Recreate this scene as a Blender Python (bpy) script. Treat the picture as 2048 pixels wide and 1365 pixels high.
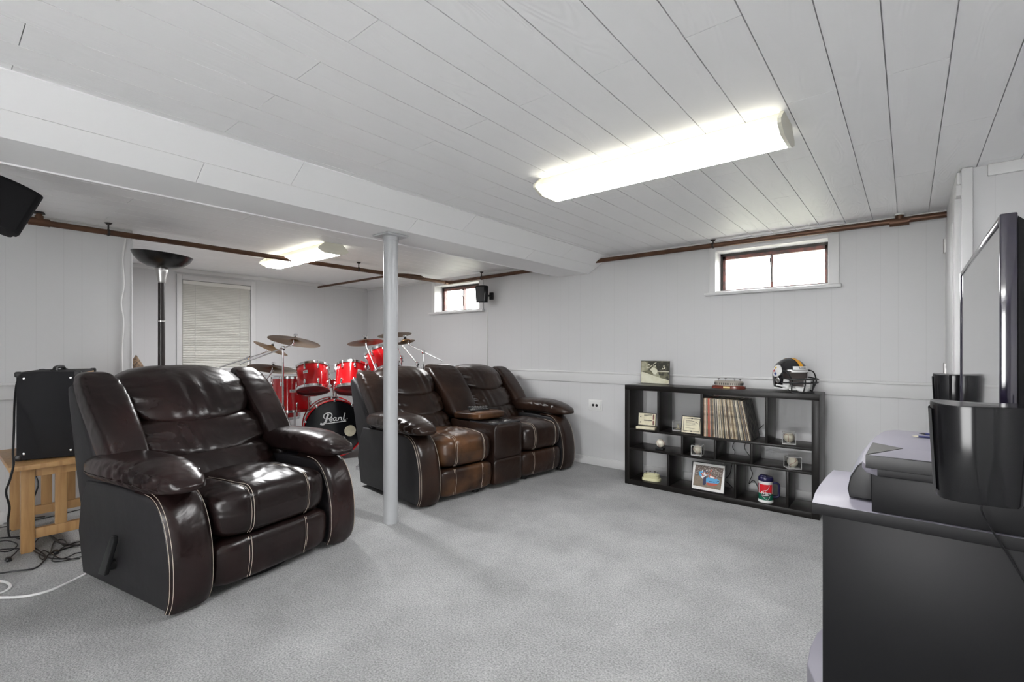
import bpy, bmesh, math, random
from mathutils import Vector, Matrix
random.seed(7)
for o in list(bpy.data.objects): bpy.data.objects.remove(o)
S = bpy.context.scene
COL = S.collection
PI = math.pi

# ------------------------------------------------------------------ camera, world, exposure
CAMH = 1.229
YAW = math.atan2(793.0, 963.0)
cam_d = bpy.data.cameras.new('camera'); cam = bpy.data.objects.new('camera', cam_d); COL.objects.link(cam)
cam.location = (0, 0, CAMH); cam.rotation_euler = (PI/2, 0, YAW)
cam_d.sensor_width = 36; cam_d.lens = 963.0/2048*36; cam_d.shift_y = 16.0/2048
cam_d.clip_start = 0.05; cam_d.clip_end = 100
S.camera = cam
vs = S.view_settings
S.display_settings.display_device = 'sRGB'
vs.view_transform = 'Standard'; vs.look = 'None'; vs.gamma = 1; vs.use_curve_mapping = False
vs.exposure = 2.24
wd = bpy.data.worlds.new('sky'); S.world = wd; wd.use_nodes = True
bg = wd.node_tree.nodes['Background']; bg.inputs[0].default_value = (1.0, 1.0, 1.0, 1); bg.inputs[1].default_value = 4.5
LAMP = 14.0           # radiance of the lit fluorescent lenses

# ------------------------------------------------------------------ helpers
def A(u, v, t):
    """world point seen at pixel (u, v) of the photograph at forward distance t (metres)"""
    xc = (u-1024)/963.0
    c, s = math.cos(YAW), math.sin(YAW)
    return Vector(((-s+c*xc)*t, (c+s*xc)*t, CAMH-(v-698.5)/963.0*t))

def mat(name, col, rough=0.5, metal=0.0, spec=0.5, coat=0.0, bump=None, mottle=None, emit=None, trans=0.0, sheen=0):
    """bump=(scale, strength, distance[, stretch xyz]); mottle=(scale, other colour, lo, hi)"""
    m = bpy.data.materials.new(name); m.use_nodes = True
    nt = m.node_tree; b = nt.nodes['Principled BSDF']
    b.inputs['Base Color'].default_value = (*col, 1); b.inputs['Roughness'].default_value = rough
    b.inputs['Metallic'].default_value = metal; b.inputs['Specular IOR Level'].default_value = spec
    b.inputs['Coat Weight'].default_value = coat; b.inputs['Coat Roughness'].default_value = 0.08
    if sheen: b.inputs['Sheen Weight'].default_value = sheen
    if emit:
        b.inputs['Emission Color'].default_value = (*emit[0], 1); b.inputs['Emission Strength'].default_value = emit[1]
    if bump or mottle:
        tc = nt.nodes.new('ShaderNodeTexCoord')
    if bump:
        mp = nt.nodes.new('ShaderNodeMapping')
        if len(bump) > 3: mp.inputs['Scale'].default_value = bump[3]
        nz = nt.nodes.new('ShaderNodeTexNoise'); nz.inputs['Scale'].default_value = bump[0]; nz.inputs['Detail'].default_value = 6
        bp = nt.nodes.new('ShaderNodeBump'); bp.inputs['Strength'].default_value = bump[1]; bp.inputs['Distance'].default_value = bump[2]
        nt.links.new(tc.outputs['Object'], mp.inputs['Vector']); nt.links.new(mp.outputs[0], nz.inputs['Vector'])
        nt.links.new(nz.outputs['Fac'], bp.inputs['Height']); nt.links.new(bp.outputs[0], b.inputs['Normal'])
    if mottle:
        n2 = nt.nodes.new('ShaderNodeTexNoise'); n2.inputs['Scale'].default_value = mottle[0]; n2.inputs['Detail'].default_value = 5
        rp = nt.nodes.new('ShaderNodeMapRange'); rp.inputs[1].default_value = mottle[2]; rp.inputs[2].default_value = mottle[3]
        mx = nt.nodes.new('ShaderNodeMix'); mx.data_type = 'RGBA'
        mx.inputs['A'].default_value = (*col, 1); mx.inputs['B'].default_value = (*mottle[1], 1)
        if len(mottle) > 4:
            mp2 = nt.nodes.new('ShaderNodeMapping'); mp2.inputs['Scale'].default_value = mottle[4]
            nt.links.new(tc.outputs['Object'], mp2.inputs['Vector']); nt.links.new(mp2.outputs[0], n2.inputs['Vector'])
        else:
            nt.links.new(tc.outputs['Object'], n2.inputs['Vector'])
        nt.links.new(n2.outputs['Fac'], rp.inputs[0]); nt.links.new(rp.outputs[0], mx.inputs['Factor'])
        nt.links.new(mx.outputs['Result'], b.inputs['Base Color'])
    return m

class MB:
    """collects shapes, then links them as ONE mesh object"""
    def __init__(s): s.v = []; s.f = []; s.m = []
    def add(s, vs, fs, M=None, mi=0):
        o = len(s.v)
        for p in vs:
            p = Vector(p)
            s.v.append(M @ p if M else p)
        for f in fs: s.f.append([i+o for i in f]); s.m.append(mi)
        return s
    def box(s, c, d, bev=0.0, M=None, mi=0, seg=2):
        bm = bmesh.new(); bmesh.ops.create_cube(bm, size=1)
        for v in bm.verts: v.co = Vector((v.co.x*d[0], v.co.y*d[1], v.co.z*d[2]))
        if bev > 0: bmesh.ops.bevel(bm, geom=bm.edges[:], offset=bev, segments=seg, affect='EDGES', profile=0.5)
        for v in bm.verts: v.co += Vector(c)
        bm.verts.index_update()
        s.add([v.co.copy() for v in bm.verts], [[v.index for v in f.verts] for f in bm.faces], M, mi); bm.free()
        return s
    def bb(s, lo, hi, bev=0.0, M=None, mi=0):
        return s.box([(a+b)/2 for a, b in zip(lo, hi)], [b-a for a, b in zip(lo, hi)], bev, M, mi)
    def lathe(s, prof, seg=32, M=None, mi=0, cap=True):
        n = len(prof); vs = []; fs = []
        for i in range(seg):
            a = 2*PI*i/seg
            for r, z in prof: vs.append((r*math.cos(a), r*math.sin(a), z))
        for i in range(seg):
            j = (i+1) % seg
            for k in range(n-1): fs.append([i*n+k, j*n+k, j*n+k+1, i*n+k+1])
        if cap:
            if prof[0][0] > 1e-5: fs.append([i*n for i in range(seg)][::-1])
            if prof[-1][0] > 1e-5: fs.append([i*n+n-1 for i in range(seg)])
        return s.add(vs, fs, M, mi)
    def cyl(s, p0, p1, r0, r1=None, seg=20, mi=0):
        p0 = Vector(p0); p1 = Vector(p1); r1 = r0 if r1 is None else r1
        d = p1-p0; M = Matrix.Translation(p0) @ d.to_track_quat('Z', 'Y').to_matrix().to_4x4()
        return s.lathe([(r0, 0), (r1, d.length)], seg, M, mi)
    def tube(s, pts, r, seg=8, smooth=True, mi=0, closed=False):
        pts = [Vector(p) for p in pts]
        if smooth and len(pts) > 2: pts = catmull(pts, 6, closed)
        n = len(pts); vs = []; fs = []
        up = Vector((0, 0, 1)); prev = None
        for i, p in enumerate(pts):
            if closed: d = (pts[(i+1) % n]-pts[i-1]).normalized()
            else: d = (pts[min(i+1, n-1)]-pts[max(i-1, 0)]).normalized()
            if prev is None: x = d.orthogonal().normalized()
            else:
                x = prev-d*prev.dot(d)
                x = x.normalized() if x.length > 1e-6 else d.orthogonal().normalized()
            prev = x; y = d.cross(x)
            rr = r[i*len(r)//n] if isinstance(r, (list, tuple)) else r
            for k in range(seg):
                a = 2*PI*k/seg; vs.append(p+(x*math.cos(a)+y*math.sin(a))*rr)
        for i in range(n if closed else n-1):
            j = (i+1) % n
            for k in range(seg): fs.append([i*seg+k, i*seg+(k+1) % seg, j*seg+(k+1) % seg, j*seg+k])
        if not closed:
            fs.append(list(range(seg))[::-1]); fs.append([(n-1)*seg+k for k in range(seg)])
        return s.add(vs, fs, None, mi)
    def prism(s, poly, lo, hi, axis='y', bev=0.0, M=None, mi=0, seg=3):
        """2-D polygon extruded along an axis: axis y -> poly is (x, z); z -> (x, y); x -> (y, z)"""
        def P(a, b, h): return {'y': (a, h, b), 'z': (a, b, h), 'x': (h, a, b)}[axis]
        bm = bmesh.new()
        l = [bm.verts.new(P(a, b, lo)) for a, b in poly]; h = [bm.verts.new(P(a, b, hi)) for a, b in poly]
        n = len(poly)
        bm.faces.new(l); bm.faces.new(h[::-1])
        for i in range(n): bm.faces.new([l[i], h[i], h[(i+1) % n], l[(i+1) % n]])
        bmesh.ops.recalc_face_normals(bm, faces=bm.faces[:])
        if bev > 0:
            ed = [e for e in bm.edges if (e.verts[0] in l) == (e.verts[1] in l)]
            bmesh.ops.bevel(bm, geom=ed, offset=bev, segments=seg, affect='EDGES', profile=0.5)
        bm.verts.index_update()
        s.add([v.co.copy() for v in bm.verts], [[v.index for v in f.verts] for f in bm.faces], M, mi); bm.free()
        return s
    def puff(s, fn, k=4.0, n=18, M=None, mi=0):
        """closed rounded cushion: cube surface pushed to a superellipsoid of power k, then through fn(u,v,w)->xyz"""
        key = {}; vs = []; fs = []
        def g(i): return math.tan((2.0*i/n-1)*0.7)/math.tan(0.7)
        def V(p):
            q = tuple(round(c, 5) for c in p)
            if q not in key:
                key[q] = len(vs); vs.append(fn(*sup(*p, k)))
            return key[q]
        for ax in range(3):
            for sg in (-1, 1):
                for i in range(n):
                    for j in range(n):
                        c = []
                        for a, b in ((i, j), (i+1, j), (i+1, j+1), (i, j+1)):
                            p = [0, 0, 0]; p[ax] = sg; p[(ax+1) % 3] = g(a); p[(ax+2) % 3] = g(b)
                            c.append(V(p))
                        fs.append(c if sg > 0 else c[::-1])
        return s.add(vs, fs, M, mi)
    def flat(s, pts, M, thick=0.0, mi=0, z=0.0):
        """2-D outline in the plane of M (x right, y up), with a little thickness towards +z"""
        n = len(pts)
        if thick <= 0: return s.add([(a, b, z) for a, b in pts], [list(range(n))], M, mi)
        vs = [(a, b, z) for a, b in pts]+[(a, b, z+thick) for a, b in pts]
        fs = [list(range(n))[::-1], [n+i for i in range(n)]]+[[i, (i+1) % n, n+(i+1) % n, n+i] for i in range(n)]
        return s.add(vs, fs, M, mi)
    def stroke(s, pts, w, M, z=0.0, thick=0.001, mi=0, smooth=True):
        """flat brush stroke through 2-D points"""
        P = [Vector((a, b, 0)) for a, b in pts]
        if smooth and len(P) > 2: P = catmull(P, 5)
        L = []; R = []; n = len(P)
        for i, p in enumerate(P):
            d = (P[min(i+1, n-1)]-P[max(i-1, 0)]).normalized(); nn = Vector((-d.y, d.x, 0))
            ww = w if not isinstance(w, (tuple, list)) else w[0]+(w[1]-w[0])*i/(n-1)
            L.append(p+nn*ww/2); R.append(p-nn*ww/2)
        vs = [(*q.xy, z+thick) for q in L]+[(*q.xy, z+thick) for q in R]+[(*q.xy, z) for q in L]+[(*q.xy, z) for q in R]
        fs = []
        for i in range(n-1):
            fs += [[i, n+i, n+i+1, i+1], [2*n+i, i, i+1, 2*n+i+1], [n+i, 3*n+i, 3*n+i+1, n+i+1]]
        return s.add(vs, fs, M, mi)
    def text(s, txt, size, M, mi=0, shear=0.0, ext=0.0005, bold=0.0):
        cu = bpy.data.curves.new('lettering', 'FONT'); cu.body = txt; cu.size = size; cu.extrude = ext; cu.shear = shear; cu.offset = bold
        cu.align_x = 'CENTER'; cu.align_y = 'CENTER'; cu.resolution_u = 3
        ob = bpy.data.objects.new('lettering', cu); me = bpy.data.meshes.new_from_object(ob)
        s.add([v.co.copy() for v in me.vertices], [list(p.vertices) for p in me.polygons], M, mi)
        bpy.data.objects.remove(ob); bpy.data.curves.remove(cu); bpy.data.meshes.remove(me)
        return s
    def build(s, name, mats, parent=None, ang=38, smooth=True):
        me = bpy.data.meshes.new(name); me.from_pydata([tuple(p) for p in s.v], [], s.f)
        if not isinstance(mats, (list, tuple)): mats = [mats]
        for m in mats: me.materials.append(m)
        me.polygons.foreach_set('material_index', s.m)
        bm = bmesh.new(); bm.from_mesh(me); bmesh.ops.recalc_face_normals(bm, faces=bm.faces[:]); bm.to_mesh(me); bm.free()
        if smooth:
            me.polygons.foreach_set('use_smooth', [True]*len(me.polygons)); me.set_sharp_from_angle(angle=math.radians(ang))
        me.update()
        o = bpy.data.objects.new(name, me); COL.objects.link(o)
        if parent: o.parent = parent
        return o

def sup(u, v, w, k):
    r = (abs(u)**k+abs(v)**k+abs(w)**k)**(1.0/k)
    return u/r, v/r, w/r

def catmull(P, k=6, closed=False):
    out = []; n = len(P)
    for i in range(n if closed else n-1):
        g = (lambda j: P[j % n]) if closed else (lambda j: P[max(0, min(n-1, j))])
        a, b, c, d = g(i-1), g(i), g(i+1), g(i+2)
        for q in range(k):
            t = q/k
            out.append(0.5*((2*b)+(c-a)*t+(2*a-5*b+4*c-d)*t*t+(3*b-a-3*c+d)*t**3))
    if not closed: out.append(P[-1])
    return out

def tag(o, label=None, cat=None, group=None, kind=None):
    if label: o['label'] = label
    if cat: o['category'] = cat
    if group: o['group'] = group
    if kind: o['kind'] = kind
    return o
def thing(name, label, cat, loc=(0, 0, 0), rz=0.0, group=None):
    o = bpy.data.objects.new(name, None); COL.objects.link(o); o.empty_display_size = 0.1
    o.location = loc; o.rotation_euler = (0, 0, rz)
    return tag(o, label, cat, group)
def copy_tree(o, parent=None):
    c = o.copy(); COL.objects.link(c)
    if parent: c.parent = parent
    for ch in list(o.children): copy_tree(ch, c)
    return c
def frame(o, x, y):
    """matrix whose local x, y, z are x, y and x cross y, at o"""
    x = Vector(x).normalized(); y = Vector(y); z = x.cross(y).normalized(); y = z.cross(x)
    M = Matrix((x, y, z)).transposed().to_4x4(); M.translation = Vector(o); return M
def along(o, z):
    M = Vector(z).normalized().to_track_quat('Z', 'Y').to_matrix().to_4x4(); M.translation = Vector(o); return M
def dz(x, c, w): return math.exp(-((x-c)/w)**2)

# ------------------------------------------------------------------ materials
def wall_material(name, col, axis, groove=0.15):
    m = mat(name, col, 0.55, spec=0.3); nt = m.node_tree; b = nt.nodes['Principled BSDF']
    tc = nt.nodes.new('ShaderNodeTexCoord'); sx = nt.nodes.new('ShaderNodeSeparateXYZ'); nt.links.new(tc.outputs['Object'], sx.inputs[0])
    def M(op, a, b_=None):
        n = nt.nodes.new('ShaderNodeMath'); n.operation = op
        for i, q in enumerate((a, b_)):
            if q is None: continue
            if isinstance(q, (int, float)): n.inputs[i].default_value = q
            else: nt.links.new(q, n.inputs[i])
        return n.outputs[0]
    p = sx.outputs['XYZ'.index(axis)]
    # panel grooves at 0, 0.1, 0.25 m of every 0.4064 m
    fr = M('FLOORED_MODULO', M('ADD', p, 40.0), 0.4064)
    g = None
    for off in (0.012, 0.115, 0.27):
        q = M('LESS_THAN', M('ABSOLUTE', M('SUBTRACT', fr, off)), 0.0022)
        g = q if g is None else M('MAXIMUM', g, q)
    bp = nt.nodes.new('ShaderNodeBump'); bp.invert = True; bp.inputs['Strength'].default_value = groove; bp.inputs['Distance'].default_value = 0.001
    nt.links.new(g, bp.inputs['Height']); nt.links.new(bp.outputs[0], b.inputs['Normal'])
    mx = nt.nodes.new('ShaderNodeMix'); mx.data_type = 'RGBA'
    mx.inputs['A'].default_value = (*col, 1); mx.inputs['B'].default_value = (*[c*0.94 for c in col], 1)
    nt.links.new(g, mx.inputs['Factor']); nt.links.new(mx.outputs['Result'], b.inputs['Base Color'])
    return m
WC = (0.635, 0.635, 0.64)
M_wallX = wall_material('painted_panel_x', WC, 'X'); M_wallY = wall_material('painted_panel_y', WC, 'Y')
M_wallp = mat('painted_wall', WC, 0.5, spec=0.3)
M_trim = mat('white_trim_paint', (0.68, 0.68, 0.68), 0.4, spec=0.4, bump=(6, 0.15, 0.002))
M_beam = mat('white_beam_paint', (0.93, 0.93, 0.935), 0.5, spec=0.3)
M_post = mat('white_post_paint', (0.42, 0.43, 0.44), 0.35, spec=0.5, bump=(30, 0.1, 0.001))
def ceiling_material():
    m = mat('embossed_ceiling_plank', (0.93, 0.93, 0.935), 0.45, spec=0.35); nt = m.node_tree; b = nt.nodes['Principled BSDF']
    tc = nt.nodes.new('ShaderNodeTexCoord'); mp = nt.nodes.new('ShaderNodeMapping'); mp.inputs['Scale'].default_value = (1, 0.16, 1)
    nz = nt.nodes.new('ShaderNodeTexNoise'); nz.inputs['Scale'].default_value = 5; nz.inputs['Detail'].default_value = 2
    mul = nt.nodes.new('ShaderNodeMath'); mul.operation = 'MULTIPLY'; mul.inputs[1].default_value = 150
    sn = nt.nodes.new('ShaderNodeMath'); sn.operation = 'SINE'
    n2 = nt.nodes.new('ShaderNodeTexNoise'); n2.inputs['Scale'].default_value = 9
    m2 = nt.nodes.new('ShaderNodeMath'); m2.operation = 'MULTIPLY'
    bp = nt.nodes.new('ShaderNodeBump'); bp.inputs['Strength'].default_value = 0.6; bp.inputs['Distance'].default_value = 0.0011
    L = nt.links.new
    L(tc.outputs['Object'], mp.inputs[0]); L(mp.outputs[0], nz.inputs['Vector']); L(nz.outputs['Fac'], mul.inputs[0]); L(mul.outputs[0], sn.inputs[0])
    L(tc.outputs['Object'], n2.inputs['Vector']); L(sn.outputs[0], m2.inputs[0]); L(n2.outputs['Fac'], m2.inputs[1]); L(m2.outputs[0], bp.inputs['Height']); L(bp.outputs[0], b.inputs['Normal'])
    return m
M_ceil = ceiling_material()
def carpet_material():
    m = mat('grey_carpet', (0.33, 0.335, 0.33), 0.95, spec=0.1, sheen=0.2); nt = m.node_tree; b = nt.nodes['Principled BSDF']; L = nt.links.new
    tc = nt.nodes.new('ShaderNodeTexCoord')
    a = nt.nodes.new('ShaderNodeTexNoise'); a.inputs['Scale'].default_value = 125; a.inputs['Detail'].default_value = 5; a.inputs['Roughness'].default_value = 0.65
    c = nt.nodes.new('ShaderNodeTexNoise'); c.inputs['Scale'].default_value = 2.2; c.inputs['Detail'].default_value = 6; c.inputs['Roughness'].default_value = 0.62
    r1 = nt.nodes.new('ShaderNodeMapRange'); r1.inputs[1].default_value = 0.35; r1.inputs[2].default_value = 0.65; r1.inputs[3].default_value = 0.58; r1.inputs[4].default_value = 1.34
    r2 = nt.nodes.new('ShaderNodeMapRange'); r2.inputs[1].default_value = 0.35; r2.inputs[2].default_value = 0.65; r2.inputs[3].default_value = 0.80; r2.inputs[4].default_value = 1.08
    mm = nt.nodes.new('ShaderNodeMath'); mm.operation = 'MULTIPLY'
    vm = nt.nodes.new('ShaderNodeVectorMath'); vm.operation = 'SCALE'; vm.inputs[0].default_value = (0.385, 0.39, 0.387)
    bp = nt.nodes.new('ShaderNodeBump'); bp.inputs['Strength'].default_value = 0.9; bp.inputs['Distance'].default_value = 0.008
    L(tc.outputs['Object'], a.inputs['Vector']); L(tc.outputs['Object'], c.inputs['Vector']); L(a.outputs['Fac'], r1.inputs[0]); L(c.outputs['Fac'], r2.inputs[0])
    L(r1.outputs[0], mm.inputs[0]); L(r2.outputs[0], mm.inputs[1]); L(mm.outputs[0], vm.inputs['Scale']); L(vm.outputs[0], b.inputs['Base Color'])
    L(a.outputs['Fac'], bp.inputs['Height']); L(bp.outputs[0], b.inputs['Normal'])
    return m
M_carpet = carpet_material()
def leather(name, col, other, lo=0.5, hi=0.7, rough=0.3):
    m = mat(name, col, rough, spec=0.42, mottle=(3.0, other, lo, hi)); nt = m.node_tree; b = nt.nodes['Principled BSDF']; L = nt.links.new
    tc = nt.nodes.new('ShaderNodeTexCoord')
    a = nt.nodes.new('ShaderNodeTexNoise'); a.inputs['Scale'].default_value = 8; a.inputs['Detail'].default_value = 2.2; a.inputs['Distortion'].default_value = 0.45
    v = nt.nodes.new('ShaderNodeTexVoronoi'); v.inputs['Scale'].default_value = 240
    b1 = nt.nodes.new('ShaderNodeBump'); b1.inputs['Strength'].default_value = 0.5; b1.inputs['Distance'].default_value = 0.015
    b2 = nt.nodes.new('ShaderNodeBump'); b2.inputs['Strength'].default_value = 0.12; b2.inputs['Distance'].default_value = 0.001
    L(tc.outputs['Object'], a.inputs['Vector']); L(tc.outputs['Object'], v.inputs['Vector'])
    L(a.outputs['Fac'], b1.inputs['Height']); L(v.outputs['Distance'], b2.inputs['Height']); L(b1.outputs[0], b2.inputs['Normal']); L(b2.outputs[0], b.inputs['Normal'])
    return m
M_lea = leather('espresso_leather', (0.0115, 0.0065, 0.0062), (0.024, 0.0110, 0.0100), 0.45, 0.7, 0.27)
M_lea2 = leather('brown_leather', (0.017, 0.0090, 0.0065), (0.034, 0.016, 0.0095), 0.45, 0.7, 0.28)
M_worn = leather('worn_brown_leather', (0.022, 0.0105, 0.0065), (0.135, 0.062, 0.026), 0.46, 0.70, 0.30)
M_vinyl = mat('dark_vinyl', (0.017, 0.016, 0.018), 0.5, spec=0.4, bump=(3, 0.3, 0.02))
M_stitch = mat('beige_thread', (0.55, 0.48, 0.40), 0.7)
M_blk = mat('black_plastic', (0.012, 0.012, 0.013), 0.4)
M_blkm = mat('black_matte', (0.011, 0.011, 0.012), 0.8, spec=0.2)
M_gloss = mat('gloss_black', (0.008, 0.008, 0.010), 0.12, spec=0.6, coat=0.3)
M_sat = mat('speaker_black', (0.007, 0.007, 0.008), 0.16, spec=0.35)
M_chrome = mat('chrome', (0.75, 0.75, 0.76), 0.14, metal=1.0)
M_steel = mat('brushed_steel', (0.55, 0.54, 0.53), 0.3, metal=1.0)
M_iron = mat('dark_iron', (0.05, 0.045, 0.042), 0.5, metal=0.6)
M_copper = mat('aged_copper', (0.13, 0.066, 0.038), 0.42, metal=0.5, mottle=(8, (0.075, 0.038, 0.024), 0.4, 0.7))
M_red = mat('red_lacquer', (0.50, 0.008, 0.012), 0.12, spec=0.6, coat=0.6)
M_head = mat('smoky_drum_head', (0.15, 0.035, 0.04), 0.2, spec=0.6)
M_skin = mat('white_drum_head', (0.7, 0.7, 0.68), 0.4)
M_brass = mat('cymbal_bronze', (0.23, 0.135, 0.06), 0.34, metal=0.85, mottle=(6, (0.13, 0.078, 0.036), 0.4, 0.7))
M_pine = mat('varnished_pine', (0.50, 0.30, 0.13), 0.4, spec=0.4, mottle=(6, (0.36, 0.19, 0.075), 0.45, 0.75, (6, 6, 0.6)))
M_esp = mat('black_brown_laminate', (0.0085, 0.0072, 0.0065), 0.36, spec=0.32, bump=(40, 0.12, 0.001, (1, 12, 12)))
M_tvs = mat('charcoal_laminate', (0.0065, 0.0065, 0.0078), 0.45, spec=0.3, bump=(300, 0.05, 0.0005))
M_tvt = mat('silver_grey_laminate', (0.22, 0.21, 0.25), 0.35, spec=0.5)
M_screen = mat('tv_screen', (0.012, 0.012, 0.013), 0.04, spec=0.9, coat=1.0)
M_white = mat('white_plastic', (0.75, 0.75, 0.74), 0.4)
M_blind = mat('cream_slat', (0.86, 0.85, 0.80), 0.45)
def translucent(m, col, f):
    nt = m.node_tree; b = nt.nodes['Principled BSDF']; o = nt.nodes['Material Output']
    t = nt.nodes.new('ShaderNodeBsdfTranslucent'); t.inputs[0].default_value = (*col, 1); mx = nt.nodes.new('ShaderNodeMixShader'); mx.inputs[0].default_value = f
    nt.links.new(b.outputs[0], mx.inputs[1]); nt.links.new(t.outputs[0], mx.inputs[2]); nt.links.new(mx.outputs[0], o.inputs[0])
translucent(M_blind, (0.85, 0.84, 0.78), 0.16)
M_redsash = mat('red_brown_sash', (0.22, 0.085, 0.07), 0.5, mottle=(20, (0.10, 0.06, 0.055), 0.4, 0.6))
M_cream = mat('cream_card', (0.72, 0.67, 0.50), 0.6, mottle=(25, (0.60, 0.55, 0.40), 0.4, 0.7))
M_ink = mat('print_ink', (0.03, 0.03, 0.03), 0.6)
M_lens = mat('lit_diffuser', (0.9, 0.9, 0.85), 0.5, emit=((0.99, 0.99, 1.0), LAMP))
M_lens2 = mat('lit_diffuser_side', (0.9, 0.88, 0.78), 0.5, emit=((1.0, 0.98, 0.88), LAMP*0.03))
M_lensb = mat('lit_diffuser_bright', (0.9, 0.9, 0.85), 0.5, emit=((0.99, 0.99, 1.0), LAMP*1.5))
M_fix = mat('cream_enamel', (0.75, 0.73, 0.62), 0.4)
def glass_material(name, tint=(1, 1, 1), refl=0.06):
    m = bpy.data.materials.new(name); m.use_nodes = True; nt = m.node_tree; nt.nodes.clear()
    o = nt.nodes.new('ShaderNodeOutputMaterial'); t = nt.nodes.new('ShaderNodeBsdfTransparent'); g = nt.nodes.new('ShaderNodeBsdfGlossy')
    t.inputs[0].default_value = (*tint, 1); g.inputs['Roughness'].default_value = 0.03
    lw = nt.nodes.new('ShaderNodeLayerWeight'); lw.inputs[0].default_value = 0.5
    pw = nt.nodes.new('ShaderNodeMath'); pw.operation = 'POWER'; pw.inputs[1].default_value = 4.0; nt.links.new(lw.outputs['Facing'], pw.inputs[0])
    ma = nt.nodes.new('ShaderNodeMath'); ma.operation = 'MULTIPLY_ADD'; ma.inputs[1].default_value = 0.6; ma.inputs[2].default_value = 0.03; nt.links.new(pw.outputs[0], ma.inputs[0])
    mx = nt.nodes.new('ShaderNodeMixShader'); nt.links.new(ma.outputs[0], mx.inputs[0]); nt.links.new(t.outputs[0], mx.inputs[1]); nt.links.new(g.outputs[0], mx.inputs[2])
    nt.links.new(mx.outputs[0], o.inputs[0]); return m
M_glass = glass_material('window_glass'); M_glassd = glass_material('shaded_glass', (0.10, 0.10, 0.10)); M_acryl = glass_material('clear_acrylic', (0.93, 0.93, 0.92))  # second glass carries a dark tint to dim daylight on the blind

# ------------------------------------------------------------------ room shell
H = 2.194; YW = 4.5; XF = -6.707; XL = -4.9; YL = 1.056
def struct(name, mb, m, parent=None, **k):
    o = mb.build(name, m, parent, **k)
    if not parent: o['kind'] = 'structure'
    return o
struct('floor', MB().bb((-6.9, -2.7, -0.1), (1.3, 4.8, 0)), M_carpet)
# ceiling: embossed planks laid along Y with staggered end joints
c = MB(); x = 1.275; i = 0
seams = [1.27, 1.10, 0.93, 0.76, 0.60, 0.44, 0.278, 0.108, -0.060, -0.205, -0.371]
while seams[-1] > -6.8: seams.append(seams[-1]-0.165)
for i in range(len(seams)-1):
    y0 = 0.84-1.31*3 if i % 2 == 1 else 0.185-1.31*3
    y = y0
    while y < 4.6:
        c.bb((seams[i+1]+0.0019, max(y, -2.6)+0.0012, H), (seams[i]-0.0019, min(y+1.31, 4.6)-0.0012, H+0.02))
        y += 1.31
c.bb((-6.9, -2.7, H+0.013), (1.3, 4.8, H+0.1))
struct('ceiling', c, M_ceil)

def wall_holes(mb, x0, x1, z0, z1, holes, y0, y1):
    xs = sorted({x0, x1, *[h[0] for h in holes], *[h[1] for h in holes]})
    for a, b in zip(xs, xs[1:]):
        hs = sorted([h for h in holes if h[0] <= a+1e-6 and h[1] >= b-1e-6], key=lambda h: h[2])
        z = z0
        for h in hs:
            if h[2] > z: mb.bb((a, y0, z), (b, y1, h[2]))
            z = h[3]
        if z1 > z: mb.bb((a, y0, z), (b, y1, z1))
OPEN = (-1.335, -0.487, 1.735, 2.10); DX = -3.755
w = MB(); wall_holes(w, -6.9, 1.3, 0, H, [OPEN, (OPEN[0]+DX, OPEN[1]+DX, OPEN[2], OPEN[3])], YW, YW+0.22)
struct('wall_back', w, M_wallX)
WY0, WY1, WZ0, WZ1 = 1.935, 2.715, 0.95, 2.06
w = MB(); xs0, xs1 = XF-0.2, XF
for (a, b, z0, z1) in ((YL-0.2, WY0, 0, H), (WY1, YW+0.2, 0, H), (WY0, WY1, 0, WZ0), (WY0, WY1, WZ1, H)): w.bb((xs0, a, z0), (xs1, b, z1))
struct('wall_far', w, M_wallY)
struct('wall_left', MB().bb((XF, -2.7, 0), (XL, YL, H)), M_wallY)
struct('wall_right', MB().bb((0.225, 3.535, 0), (1.3, YW, H)), M_wallX)
struct('wall_side', MB().bb((1.05, -2.7, 0), (1.3, 3.535, H)), M_wallY)
w = MB(); wall_holes(w, XL, 1.05, 0, H, [(-1.05, -0.05, 0.06, 2.06)], -2.7, -2.5); struct('wall_rear', w, M_wallX)
t = bpy.data.objects.new('window_4', None); COL.objects.link(t); t['kind'] = 'structure'; t.location = (-0.55, -2.6, 0.06)   # unseen glazed door added behind the camera for fill light
b = MB()
for x in (-0.5, 0.42): b.bb((x, -0.03, 0), (x+0.08, 0.03, 2.0))
b.bb((-0.5, -0.03, 0), (0.5, 0.03, 0.1)).bb((-0.5, -0.03, 1.92), (0.5, 0.03, 2.0)).build('window_frame', M_trim, t)
MB().bb((-0.42, -0.004, 0.1), (0.42, 0.004, 1.92)).build('pane', M_glass, t)

struct('ground', MB().bb((-9, YW+0.225, 1.0), (3, 10, 1.67)), mat('lawn', (0.16, 0.17, 0.12), 0.9, bump=(40, 0.6, 0.02)))   # ground strip outside the windows, unseen, added to cut upward light on the ceiling
# baseboards, chair rails, ceiling trims
def board(name, lo, hi, bev=0.004, m=None): struct(name, MB().bb(lo, hi, bev), m or M_trim)
bh = 0.085
board('baseboard_back', (XF, YW-0.014, 0), (0.225, YW, bh)); board('baseboard_far', (XF, YL, 0), (XF+0.014, YW-0.014, bh))
board('baseboard_left', (XL, -2.5, 0), (XL+0.014, YL, bh)); board('baseboard_right', (0.30, 3.521, 0), (1.05, 3.535, bh))
def rail(name, lo, hi, ax, d):
    mb = MB().bb(lo, hi, 0.002)
    lo2 = list(lo); hi2 = list(hi); lo2[2] = hi[2]-0.014; hi2[2] = hi[2]+0.004
    if d > 0: hi2[ax] += 0.010
    else: lo2[ax] -= 0.010
    mb.bb(lo2, hi2, 0.003); struct(name, mb, M_trim)
rail('trim_1', (XF, YW-0.014, 0.872), (0.225, YW, 0.985), 1, -1)
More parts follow.
